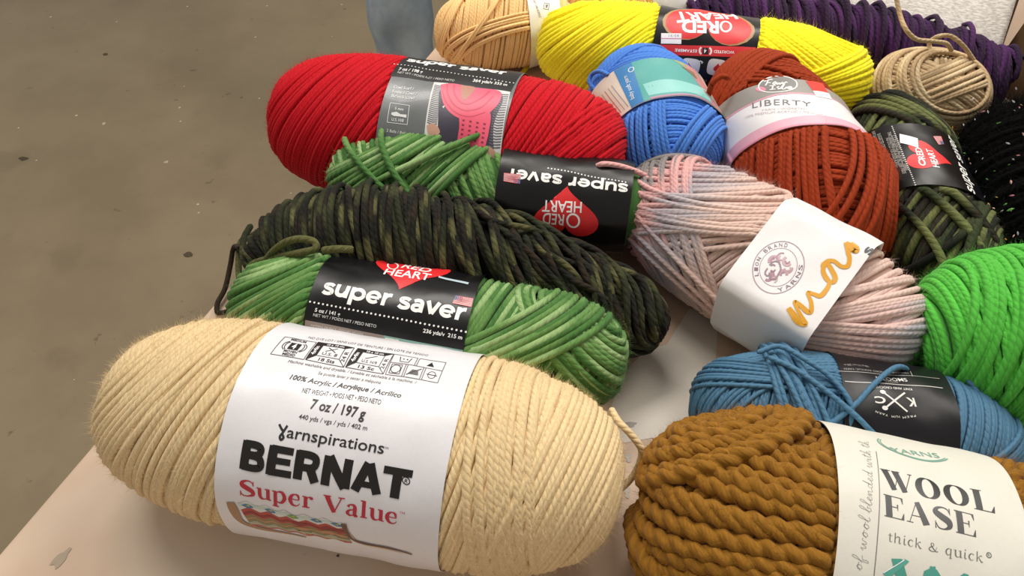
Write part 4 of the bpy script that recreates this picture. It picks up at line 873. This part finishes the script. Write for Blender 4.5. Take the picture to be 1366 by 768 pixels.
L.text('small_lettering','s',(0.05669,-0.00224),(0.05673,0.00315),(0.05228,-0.00124),'3a3a3c',ref='x',bold=.03)
L.build()

# 10 rust
s=SK['rust'].band(-.0240,.0270); o=yarn('rust','fat rust red ball with grey, white and pink band','yarn_ball')
M_rust=yarn_mat('rust_yarn',.0045,3,.5,.05)
A=Acc(); cf=solid('94330f')
wind(s,A,[(12,180,-89,89,0),(16,150,30,62,.8),(20,20,-70,-30,1)],.0041,cf,hide=(-.018,.021),jit=.2,fuzz=3000,under=.3)
wind(s,A,[(60,20,-45,10,1.9),(48,40,18,48,2.3),(74,330,-10,14,3.2),(35,10,50,72,2.6)],.0041,cf,hide=(-.2,.030),jit=.25,fuzz=3000,under=.3)
wind(s,A,[(60,150,10,45,1.0)],.0041,cf,hide=(-.026,.2),jit=.25,under=.3)
A.build('yarn_winding',M_rust,o)
L=Label(s,o,paper('white_band_paper','e9e8ea',.36,.5,.1))
yy=np.linspace(-.085,.06,30); xg=float((-0.00960,-0.01604)[0]); xs_=float((-0.02077,-0.04555)[0]); xp0=float((0.01745,-0.02428)[0])
xg=(xg+xs_)/2+.0065
L.poly('grey_strip',[(s.x0+.0002,y) for y in yy]+[(xg,y) for y in yy[::-1]],'98948f',0)
L.poly('pink_strip',[(xg,y) for y in yy]+[(xg+.0014,y) for y in yy[::-1]],'e0a0b4',1)
L.poly('pink_strip',[(xp0,y) for y in yy]+[(s.x1-.0002,y) for y in yy[::-1]],'eab2c4',1); L.poly('pink_strip',[(s.x1-.0016,y) for y in yy]+[(s.x1-.0001,y) for y in yy[::-1]],'e48aa2',2)
f=circ_frame((-0.01962,-0.01327),(-0.01747,-0.00076),(-0.02938,-0.00970)); L.poly('round_emblem',[f(t) for t in np.linspace(0,2*PI,36,endpoint=False)],'7f7d7b',2); L.ribbon('round_emblem',[f(t,.94) for t in np.linspace(0,2*PI,41)],.0009,'f4f2f0',3)
L.poly('round_emblem',[circ_frame((-0.01820,-0.02486),(-0.01627,-0.02210),(-0.02082,-0.02394))(t) for t in np.linspace(0,2*PI,20,endpoint=False)],'e58aa6',3)
W_='f4f2f0'
for r in ([(-0.02544,-0.02012),(-0.02631,-0.01710),(-0.02602,-0.01432)],[(-0.02601,-0.01721),(-0.02322,-0.01893),(-0.02056,-0.02096)],[(-0.02345,-0.01948),(-0.02265,-0.01662)],[(-0.02292,-0.01340),(-0.02157,-0.01567),(-0.01965,-0.01547),(-0.02198,-0.01329),(-0.01910,-0.01390),(-0.02099,-0.01188),(-0.01861,-0.01232),(-0.02093,-0.00969),(-0.01846,-0.01034),(-0.02082,-0.00753),(-0.01960,-0.00728)],
          [(-0.01917,-0.01876),(-0.01839,-0.01504)],[(-0.01866,-0.01672),(-0.01483,-0.01853)],[(-0.01477,-0.02031),(-0.01404,-0.01661)],[(-0.01661,-0.01349),(-0.01568,-0.01514),(-0.01420,-0.01437),(-0.01317,-0.01562)],[(-0.01330,-0.01426),(-0.01906,-0.00906),(-0.01348,-0.01289),(-0.01286,-0.01137),(-0.01489,-0.00929),(-0.01293,-0.00915),(-0.01466,-0.00629),(-0.01506,-0.00773),(-0.01259,-0.00901),(-0.01341,-0.00542)]):
    L.ribbon('round_emblem',r,.0009,W_,4)
L.text('brand_lettering','LIBERTY',(-0.00310,-0.03621),(0.00863,-0.00260),(-0.00851,-0.03453),'6f6d72',spacing=1.15)
L.text('small_lettering','YARN • WORSTED',(0.00332,-0.03239),(0.01195,-0.00646),(0.00154,-0.03172),'c9b9bf'); L.text('small_lettering','100% PREMIUM ACRYLIC • MEDIUM 4',(0.00291,-0.04402),(0.01895,0.00316),(0.00078,-0.04344),'c9b9bf')
L.poly('price_sticker',[(-0.01237,0.00700),(-0.01509,0.02012),(-0.00563,0.01783),(-0.00539,0.00660)],'f2eff0',2); L.poly('price_sticker',[(-0.02257,0.00608),(-0.02851,0.02216),(-0.01479,0.01995),(-0.01220,0.00693)],'ee3226',3)
L.build()
A=Acc(); loose(A,[(0.1439,0.4563,0.0750),(0.1447,0.4567,0.0850),(0.1505,0.4587,0.0900),(0.1565,0.4597,0.0880)],.0042,cf); A.build('loose_loop',M_rust,o)

# 11 blue
s=SK['blue'].band(-.0170,.0285); o=yarn('blue','small royal blue ball with a teal picture band beside the rust ball','yarn_ball')
M_blue=yarn_mat('blue_yarn',.0036,3,.4,.12,spec=.35)
A=Acc(); cf=solid('4a80d4')
wind(s,A,[(10,180,-89,89,0),(18,30,-70,-30,.8)],.0034,cf,step=.0034,hide=(-.011,.022),jit=.2,under=.3)
wind(s,A,[(58,150,-60,-8,1.8),(54,35,2,38,2.4),(70,100,-10,8,3.2),(30,0,42,66,1.4)],.0034,cf,step=.0034,hide=(-.2,.031),jit=.2,under=.3)
A.build('yarn_winding',M_blue,o)
A=Acc(); loose(A,[(0.0709,0.4803,0.0600),(0.0633,0.4871,0.0600),(0.0602,0.4941,0.0620),(0.0624,0.4972,0.0660),(0.0673,0.4922,0.0720),(0.0731,0.4828,0.0750)],.0034,cf); A.build('loose_loop',M_blue,o)
L=Label(s,o,paper('picture_band_paper','ded6c8',.3,.5,.2))
a,b=s.x0+.0003,s.x1-.0003
def band_reg(y0,y1,col,lev,t0=0,t1=0,xa=a,xb=b): L.poly('picture_print',[(xa,y0),(xb,y0+t0),(xb,y1+t1),(xa,y1)],col,lev)
y1=float((-0.01125,-0.03178)[1]); y2=float((-0.01994,-0.01789)[1]); y3=float((0.01001,-0.00213)[1]); y1b=float((0.02973,-0.03253)[1])-y1; y2b=float((0.02930,-0.02264)[1])-y2
band_reg(y1,y2,'3f86c4',1,y1b,y2b); band_reg(y2,y2+.055,'53a9a4',1,y2b,0); band_reg(y2+.038,y2+.052,'c98a8c',2,.012,.01); band_reg(y2+.03,y2+.042,'a3ad7a',3,.012,.006,a,a+.012); band_reg(y2+.034,y2+.046,'8b6a52',4,.01,.0,a+.008,a+.016); band_reg(y2+.055,y2+.075,'d9b7a8',1)
band_reg(y2,y2+.05,'8ed0cb',2,.0,.02,b-.018,b-.004); band_reg(y2,y2+.05,'b58aa4',3,.0,.0,b-.002,b)
for k in range(5): L.line('picture_print',(a+.012,y1-.020+k*.0034),(b-.003,y1-.016+k*.0034),.0006,['c98a6a','b9a68a','c6746a','b0a090','9aa0a8'][k],2)
L.text('brand_lettering','baby soft yarn',(0.02098,-0.02750),(-0.00481,-0.02484),(0.02048,-0.03075),'eaf2f8',lev=3); L.ribbon('brand_lettering',[circ_frame((-0.00856,-0.02039),(-0.00789,-0.01862),(-0.01082,-0.01941))(t) for t in np.linspace(0,2*PI,13)],.0006,'eaf2f8',3)
L.build()

# 12 camouflage skein
CAMO=['30391f','1b1f0e','414d2b','13160d','253018','646a3e','28241a','161a10','7f7c50']
s=SK['camor'].band(-.0330,.0320); o=yarn('camor','dark camouflage skein with black band and red heart, right of the rust ball')
M_camo=yarn_mat('camouflage_yarn',.005,3,.6,.08,heather=.4)
A=Acc(); cf=shades(CAMO,.45,1.6)
wind(s,A,[(22,20,-89,89,0),(35,200,-80,-30,1),(38,330,26,60,1),(45,180,20,55,1.6),(30,20,55,86,1.5)],.0054,cf,hide=(-.026,.026),jit=.6,fuzz=4000,slack=.01,under=.3)
A.build('yarn_winding',M_camo,o)
L=Label(s,o,paper('black_band_paper','0f0e10',.30,.35,.0))
for k,(p,q_) in enumerate((((-0.03354,-0.03956),(-0.01253,-0.03900)),((-0.02423,-0.03537),(0.00219,-0.03651)),((-0.03074,-0.03235),(0.00064,-0.03382)),((-0.02616,-0.02963),(0.00110,-0.03039)),((-0.01955,-0.02554),(0.01212,-0.02645)),((-0.02510,-0.02335),(0.01931,-0.02456)),((-0.02073,-0.02159),(0.01678,-0.02253)))):
    p=np.array(p);q_=np.array(q_);d=q_-p;n_=np.array([d[1],-d[0]])/np.linalg.norm(d)
    L.text('care_lettering',['DIRECTIONS MACHINE WASH','GENTLE CYCLE WARM TUMBLE DRY LOW','KNIT GAUGE TAKE TIME TO CHECK YOUR','SUGGESTED CROCHET HOOK','NO DYE LOT FOR SOLIDS ACRYLIC','TWO SKEINS MAKE ONE SCARF PATTERN INSIDE','CONTENTS ACRYLIC FIBRE'][k],p,q_,p-n_*.0022,'a5a39e',bold=.01)
L.dots('dotted_line',(-0.03061,-0.01892),(0.03173,-0.02028),32,.0005,'dcdad6')
c=np.array((0.00409,-0.01661)); tip=np.array((0.00708,0.00841)); lf=np.array((-0.00030,-0.01504)); wv=np.linalg.norm(np.array((-0.00778,-0.01689))-np.array((0.02037,-0.00851)))*1.05
L.poly('heart_emblem',heart_pts(tip,(lf-tip),wv,np.linalg.norm(lf-tip)*1.08),RD,1)
L.text('heart_emblem','RED',(0.00660,-0.00826),(-0.00505,-0.00781),(0.00712,-0.01203),'ffffff',lev=2,bold=.015)
L.text('heart_emblem','HEART',(0.01460,-0.00194),(-0.00506,-0.00099),(0.01530,-0.00583),'ffffff',lev=2,bold=.015)
f=circ_frame((0.00972,-0.01098),(0.01035,-0.00951),(0.00662,-0.01054)); L.ribbon('heart_emblem',[f(t) for t in np.linspace(0,2*PI,17)],.0009,'ffffff',2)
L.glyphs('brand_lettering','super saver',(0.03248,0.01657),(-0.03320,0.02611),(0.03517,0.01019),'f4f4f2',GEO,wmul=.85)
L.poly('price_sticker',[(-0.02164,-0.01655),(-0.01542,-0.00702),(-0.00469,-0.00932),(-0.01147,-0.01862)],'eceaea',3); L.poly('price_sticker',[(0.00684,-0.03716),(0.00568,-0.03004),(0.02404,-0.03106),(0.02571,-0.03706)],'e4e0de',3)
for k in range(5): L.line('price_sticker',(0.01022,-0.03598),(0.02461,-0.03567),.0003,'8a8886',4)
Q=quad((-0.01520,0.01017),(-0.02504,0.01145),(-0.02040,0.00386),(-0.01281,0.00551)); flag(L,Q)
L.build()

# 14 tan ball
s=SK['tan']; o=yarn('tan','sandy tan ball of yarn with a curling pale tail at the back right','yarn_ball')
M_tan=yarn_mat('tan_yarn',.004,3,.4,.2,heather=.2)
A=Acc(); cf=shades(['c9af88','dcc6a0','b59b78','d2b283','e2d0ac'],.15)
wind(s,A,[(10,225,-89,89,0),(65,45,-60,30,1),(55,225,-30,20,1.8),(75,120,0,50,2.2)],.0036,cf,step=.0034,jit=.3,slack=.01)
A.build('yarn_winding',M_tan,o)
A=Acc(); loose(A,[(0.3503,0.5231,0.0700),(0.3390,0.5177,0.0800),(0.3251,0.5127,0.0850),(0.3099,0.5110,0.0880),(0.3000,0.5141,0.0950),(0.2978,0.5269,0.1000),(0.2947,0.5400,0.1100)],.0035,cf,seed=1); loose(A,[(0.3379,0.5288,0.0650),(0.3363,0.5339,0.0700),(0.3355,0.5273,0.0800),(0.3466,0.5284,0.0800),(0.3565,0.5236,0.0750),(0.3733,0.5238,0.0600)],.0035,cf,seed=2); A.build('loose_tail',M_tan,o)

# 15 yellow
s=SK['yellow'].band(-.0385,.0420); o=yarn('yellow','bright yellow skein with black and red band at the back')
M_yel=yarn_mat('yellow_yarn',.0045,3,.35,.35)
A=Acc(); cf=solid('fff128')
wind(s,A,[(12,225,-89,89,0),(22,235,-84,-25,1),(30,60,26,80,1),(42,240,30,60,1.6)],.0040,cf,hide=(-.032,.036),jit=.3,fuzz=6000,under=.3)
A.build('yarn_winding',M_yel,o)
A=Acc(); loose(A,[(0.0271,0.6122,0.0200),(0.0215,0.6069,0.0140),(0.0145,0.5966,0.0080),(0.0083,0.5883,0.0040)],.0046,solid('d8cf3a')); A.build('loose_tail',M_yel,o)
L=Label(s,o,paper('black_red_band_paper','0f0e10',.30,.35,.0))
L.poly('red_strip',[(-0.03633,-0.03224),(0.04088,-0.02379),(0.04229,-0.03193),(-0.03486,-0.03995)],'dc2c35',1)
tipp=np.array((0.00076,-0.02066)); l0=np.array((-0.03558,-0.01696)); r0=np.array((0.03677,-0.00701)); W0=np.linalg.norm(r0-l0)
lobe=(np.array((-0.01264,-0.02681))+np.array((0.01635,-0.02491)))/2; tip=lobe+np.array([0,W0*.80])
L.poly('heart_emblem',heart_pts(tip,(0,-1),W0,W0*.80),'b08a5a',2); L.poly('heart_emblem',heart_pts(tip-(0,.002),(0,-1),W0*.93,W0*.76),'e0262b',3)
L.text('heart_emblem','RED',(0.00923,-0.00404),(-0.01944,-0.00830),(0.01049,-0.01571),'ffffff',lev=4,bold=.03)
f=circ_frame((0.01546,-0.00800),(0.01940,-0.00708),(0.01611,-0.01351)); L.ribbon('heart_emblem',[f(t) for t in np.linspace(0,2*PI,25)],.0016,'ffffff',4)
L.text('heart_emblem','HEART',(0.02055,0.01688),(-0.02667,0.00065),(0.02269,0.00484),'ffffff',lev=4,bold=.03)
L.text('red_strip','WORSTED',(0.02526,-0.02905),(0.00957,-0.03061),(0.02559,-0.03116),'ffffff',lev=3,bold=.012); L.text('red_strip','ESTAMBRE',(-0.00348,-0.03188),(-0.02044,-0.03339),(-0.00316,-0.03402),'ffffff',lev=3,bold=.012)
Q=quad((0.00039,-0.02983),(0.00498,-0.02943),(0.00591,-0.03429),(0.00133,-0.03466)); qp(L,'red_strip',Q,[(0,0),(1,0),(1,1),(0,1)],'141313',3); L.text('red_strip','4',Q(.7,.2),Q(.3,.2),Q(.7,.8),'ffffff',lev=4,bold=.03)
for sg in (-1,1): L.ribbon('red_strip',[Q(.5+sg*.7,-.05),Q(.5+sg*.95,.3),Q(.5+sg*.95,.7),Q(.5+sg*.7,1.05)],.0014,'f4e8e8',3)
L.poly('price_sticker',[(-0.03356,-0.02268),(-0.01777,-0.02062),(-0.01641,-0.02918),(-0.03220,-0.03108)],'f0eef2',5); L.line('price_sticker',(-0.03266,-0.02707),(-0.01708,-0.02506),.0006,'d070a8',6); L.text('price_sticker','65/31',(-0.01952,-0.02206),(-0.02743,-0.02302),(-0.01928,-0.02400),'8a88a0',lev=6)
for p in (((-0.01336,-0.04619),(0.00132,-0.04425),(-0.00766,-0.04544)),((0.00696,-0.04397),(0.02150,-0.04223),(0.01499,-0.04290))):
    a_,b_,h_=[np.array(v) for v in p]; c_=(a_+b_)/2; L.poly('skein_icons',[c_+(np.sign(math.cos(t))*abs(math.cos(t))**.5*np.linalg.norm(b_-a_)/2,np.sign(math.sin(t))*abs(math.sin(t))**.6*.0062) for t in np.linspace(0,2*PI,24,endpoint=False)],'e8e6e2',2); L.poly('skein_icons',heart_pts(h_+(0,.003),(0,-1),.006,.006),'cf2030',3)
L.ribbon('skein_icons',[(-0.00063,-0.04207),(0.00047,-0.04018),(0.00257,-0.04068),(0.00209,-0.04171)],.0009,'e8e6e2',3)
for k,v in enumerate((625,655,685,712)): pass
for p in (((0.00886,-0.05384),(-0.00160,-0.05445)),((0.00843,-0.05656),(0.00046,-0.05716)),((0.00870,-0.06032),(0.00325,-0.06091)),((0.00893,-0.06389),(0.00444,-0.06434))):
    L.text('skein_icons','CROCHET & KNIT',p[0],p[1],(p[0][0],p[0][1]-.0016),'b8b6b2',lev=2)
L.build()

# 16 peach, 17 peach behind
M_peach=yarn_mat('peach_yarn',.0036,3,.4,.15); cf=solid('f6cc8c')
s=SK['peach'].band(.0165,.0460); o=yarn('peach','golden peach ball with a white band at the far left corner of the yarn','yarn_ball')
A=Acc(); wind(s,A,[(8,225,-89,89,0),(60,150,-50,0,1.),(20,215,-60,-48,2.),(78,215,4,30,1.6),(30,240,-32,-26,2.4)],.0028,cf,step=.0034,hide=(.019,.043),jit=.15); A.build('yarn_winding',M_peach,o)
L=Label(s,o,paper('peach_band_paper','eeeae2',.4))
Q=quad((0.03181,-0.01391),(0.03627,-0.01423),(0.03440,-0.02064),(0.02996,-0.01981)); box(L,'small_lettering',Q,.0005,'4a4848'); qp(L,'small_lettering',Q,[(.25,.3),(.8,.2),(.7,.7),(.45,.8)],'5a5856',2)
L.text('small_lettering','EASY CARE ACRYLIC',(0.02164,-0.01253),(0.02515,-0.02762),(0.02333,-0.01108),'5a5856'); L.build()
s=SK['peach2'].band(.005,.045); o=yarn('peach2','second golden peach ball, mostly hidden behind the yellow skein','yarn_ball')
A=Acc(); wind(s,A,[(10,45,-89,89,0),(30,225,-70,-30,1)],.0036,cf,hide=(.009,.041)); A.build('yarn_winding',M_peach,o)
L=Label(s,o,paper('peach_band_paper_behind','ece9ea',.4)); L.line('small_lettering',(.012,-.03),(.013,.01),.0008,'8888b8'); L.build()

# ------------------------------------------------------------ hanks
def hank(acc, spine, R, n, turns, dia, colf, flat=.8, drift=.15, k=6, step=.004, R0=None, wav=.12, ins=.5, ends=.5, ruf=0.):
    """many strands spiralling loosely round a curved spine; turns = turns over the length (array along it)"""
    sp=catmull(spine,30); d=np.r_[0,np.cumsum(np.linalg.norm(np.diff(sp,axis=0),axis=1))]; Lt=d[-1]
    m=220
    for i in range(n):
        s_=np.linspace(0,1,m); tw=np.interp(s_,np.linspace(0,1,len(turns)),turns); phi=np.cumsum(tw)/m*2*PI
        # resample so that steps are even
        th=phi+rng.uniform(0,2*PI)+(np.interp(s_,np.linspace(0,1,len(drift)),drift) if np.ndim(drift) else drift)*wob(s_,3,3,14)
        u=np.clip(s_+.012*wob(s_,2,3,9)+ruf*wob(s_,2,20,45),0,1)
        rho=R*(ins+(1-ins)*rng.random()**.5)*(1+wav*wob(s_,3,5,24))*(1-(1-ends)*np.abs(2*s_-1)**5)
        if R0 is not None: rho=rho*np.interp(s_,np.linspace(0,1,len(R0)),R0)
        c=np.stack([np.interp(u*Lt,d,sp[:,j]) for j in range(3)],-1); T=np.gradient(c,axis=0); T/=np.linalg.norm(T,axis=1)[:,None]+1e-9
        Hh=np.cross(np.array([0,0,1.]),T); Hh/=np.linalg.norm(Hh,axis=1)[:,None]+1e-9; Uu=np.cross(T,Hh)
        Nn=np.cos(th)[:,None]*Hh+np.sin(th)[:,None]*Uu
        P=c+rho[:,None]*(np.cos(th)[:,None]*Hh+flat*np.sin(th)[:,None]*Uu)
        dd=np.r_[0,np.cumsum(np.linalg.norm(np.diff(P,axis=0),axis=1))]; q_=np.linspace(0,dd[-1],max(8,int(dd[-1]/step)))
        P=np.stack([np.interp(q_,dd,P[:,j]) for j in range(3)],-1); Nn=np.stack([np.interp(q_,dd,Nn[:,j]) for j in range(3)],-1)
        P[:,2]=np.maximum(P[:,2],dia*.5)
        acc.tube(P,Nn,dia*.5,k,colf(P[:,0],q_,rng.uniform(0,10)),None)
def core(acc, spine, r, col, flat=.8, R0=None):
    sp=catmull(spine,8); T=np.gradient(sp,axis=0); T/=np.linalg.norm(T,axis=1)[:,None]
    H_=np.cross([0,0,1.],T); H_/=np.linalg.norm(H_,axis=1)[:,None]; U_=np.cross(T,H_); a=np.linspace(0,2*PI,16,endpoint=False)
    e_=np.sqrt(np.clip(1-np.abs(np.linspace(-1,1,len(sp)))**6,0.02,1))*r
    if R0 is not None: e_=e_*np.interp(np.linspace(0,1,len(sp)),np.linspace(0,1,len(R0)),R0)
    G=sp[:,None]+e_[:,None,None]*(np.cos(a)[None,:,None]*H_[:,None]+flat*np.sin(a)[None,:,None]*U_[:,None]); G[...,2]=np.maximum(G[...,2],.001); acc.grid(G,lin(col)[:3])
# 6 camouflage hank
HC=['262a17','14130c','3c3e24','1c1710','33281a','5a5836','1f1911','0f0e08','4a3c27','2c331c','6a6643','2a2115','15150d','3d3220','1a1a10']
sp=[(-0.1758,0.3346,0.0280),(-0.1485,0.3399,0.0430),(-0.1085,0.3348,0.0540),(-0.0588,0.3269,0.0580),(-0.0108,0.3139,0.0560),(0.0267,0.3010,0.0500),(0.0638,0.2863,0.0400),(0.0915,0.2723,0.0300)]
o=empty('yarn_hank',(sp[3][0],sp[3][1],0),'loose dark camouflage hank lying between the two variegated green skeins','yarn','skeins and balls of yarn laid out on the table')
A=Acc(); cf=shades(HC,.20,1.3,.88)
R0=[.5,.9,1.0,1.05,1.05,1.0,.85,.80,.80,.6]
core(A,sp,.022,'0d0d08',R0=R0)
hank(A,sp,.0300,40,[8,9,8,6,4,2.0,1.0,1.0,1.4],.0042,cf,.85,R0=R0,drift=[1.6,1.4,.8,.3,.25],wav=.08,ins=.80)
hank(A,sp,.0325,22,[9,8,8,5,3,1.0,.8,1.0,1.6],.0042,cf,.85,R0=R0,drift=[2.2,2.,1.2,.5,.4],wav=.10,ins=.88)
sp2=sp[4:]; hank(A,sp2,.0270,34,[.9,.5,.6,.9],.0042,cf,.85,drift=.3,wav=.08,ins=.8,ends=.35)
A.build('yarn_strands',M_camo,o)
cf=shades(['5a5a34','6c6a40','4a4828'],.3)
for pts,dia,c_ in (([(-0.1671,0.3182,0.0300),(-0.1828,0.3248,0.0200),(-0.1889,0.3418,0.0200),(-0.1915,0.3618,0.0200),(-0.1788,0.3595,0.0300),(-0.1689,0.3547,0.0400)],.0046,shades(['4f5030','3a3a20'],.2)),
 ([(-0.1862,0.3466,0.0300),(-0.1944,0.3541,0.0220),(-0.1978,0.3455,0.0120),(-0.1994,0.3299,0.0060),(-0.2022,0.3182,0.0040),(-0.2002,0.3111,0.0030),(-0.1934,0.3124,0.0030),(-0.1866,0.3129,0.0040)],.0036,solid('33291c')),
 ([(-0.1703,0.3056,0.0350),(-0.1597,0.3085,0.0500),(-0.1423,0.3073,0.0720),(-0.1290,0.3065,0.0800),(-0.1184,0.3047,0.0800),(-0.1172,0.3004,0.0780),(-0.1292,0.3005,0.0740),(-0.1493,0.3072,0.0620),(-0.1642,0.3136,0.0500),(-0.1707,0.3134,0.0400)],.0046,cf),
 ([(-0.1118,0.2974,0.0800),(-0.1019,0.2948,0.0840),(-0.0922,0.2942,0.0840)],.0046,cf),
 ([(-0.1834,0.3683,0.0300),(-0.1853,0.3537,0.0300),(-0.1812,0.3362,0.0300),(-0.1738,0.3261,0.0300),(-0.1630,0.3225,0.0400)],.0046,shades(HC,.2))):
    A=Acc(); loose(A,pts,dia,c_,seed=dia*900); A.build('loose_loop',M_camo,o)
# 18 purple hank
PU=['3a1546','4a1f57','270e30','552664','30113c']
sp=[(0.1617,0.6270,0.0280),(0.2077,0.6177,0.0320),(0.2555,0.6043,0.0340),(0.3053,0.5897,0.0340),(0.3475,0.5739,0.0320),(0.3836,0.5541,0.0300),(0.4174,0.5351,0.0280)]
o=empty('yarn_hank',(sp[3][0],sp[3][1],0),'deep purple ruffled hank along the back under the white cloth','yarn','skeins and balls of yarn laid out on the table')
M_pur=yarn_mat('purple_yarn',.005,3,.45,.15)
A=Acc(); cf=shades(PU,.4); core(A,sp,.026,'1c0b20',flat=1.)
hank(A,sp,.031,46,[3,4,3,5,4,3,4],.0044,cf,.9,ends=.85,drift=1.6,ruf=.006,wav=.16,ins=.82,k=5,step=.005)
hank(A,sp,.032,30,[7,8,6,8,7,6],.0044,cf,.9,ends=.85,drift=1.4,ruf=.010,wav=.2,ins=.9,k=5,step=.005)
A.build('yarn_strands',M_pur,o)
# 13 black confetti hank
sp=[(0.3915,0.4705,0.0340),(0.3776,0.4127,0.0360),(0.3640,0.3623,0.0360),(0.3528,0.3193,0.0340)]
o=empty('yarn_hank',(sp[1][0],sp[1][1],0),'fluffy black hank with bright confetti flecks at the right edge','yarn','skeins and balls of yarn laid out on the table')
M_blk=yarn_mat('black_yarn',.005,3,.5,.0,spec=.1)
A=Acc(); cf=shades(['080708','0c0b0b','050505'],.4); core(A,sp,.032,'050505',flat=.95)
hank(A,sp,.040,46,[4,5,4,5],.0046,cf,.92,drift=1.2,wav=.10,ins=.86,k=5,step=.005)
Pf=np.concatenate([v for v in A.V[1:]]); Nf=np.tile([0,0,1.],(len(Pf),1)); A.fuzz(Pf,Nf,np.full((len(Pf),3),.01),90000,.012,.00010)
A.build('yarn_strands',M_blk,o)
# the confetti flecks, one mesh
cen=catmull(sp,30); FL=['d98a9a','e0b0a0','c8c4c0','8a8a90','b8a050','6fae50','d08c30','c8c4c0','707078','9a9a9a']
V=[];F=[];MI=[]
for i in range(230):
    c=cen[rng.integers(0,len(cen))]; t=rng.uniform(-.4,PI+.3); rr=.0465
    # on the round of the hank, facing outwards
    p=np.array(c)+rr*np.array([math.cos(t),rng.uniform(-.25,.25),math.sin(t)*.93])
    big=i%13==0; l=rng.uniform(.002,.0035) if big else rng.uniform(.0008,.002); w2=l*.35
    dirn=rng.normal(size=3); nr=np.array([math.cos(t),0,math.sin(t)]); dirn-=nr*(dirn@nr); dirn/=np.linalg.norm(dirn); sd=np.cross(nr,dirn)
    b_=len(V)
    for a_,bb,h_ in ((-1,0,0),(-.3,-1,.0),(.4,-.9,0),(1,0,0),(.4,.9,0),(-.3,1,0)): V.append(tuple(p+dirn*a_*l+sd*bb*w2))
    V.append(tuple(p+nr*l*.35))
    F+=[[b_+k,b_+(k+1)%6,b_+6] for k in range(6)]; MI+=[(i%10) if not big else [0,1,4,5,6][i//13%5]]*6
f_=mesh_obj('confetti_flecks',V,F,ink(FL[0],.8),o); f_['kind']='stuff'
for c in FL[1:]: f_.data.materials.append(ink(c,.8))
f_.data.polygons.foreach_set('material_index',MI)
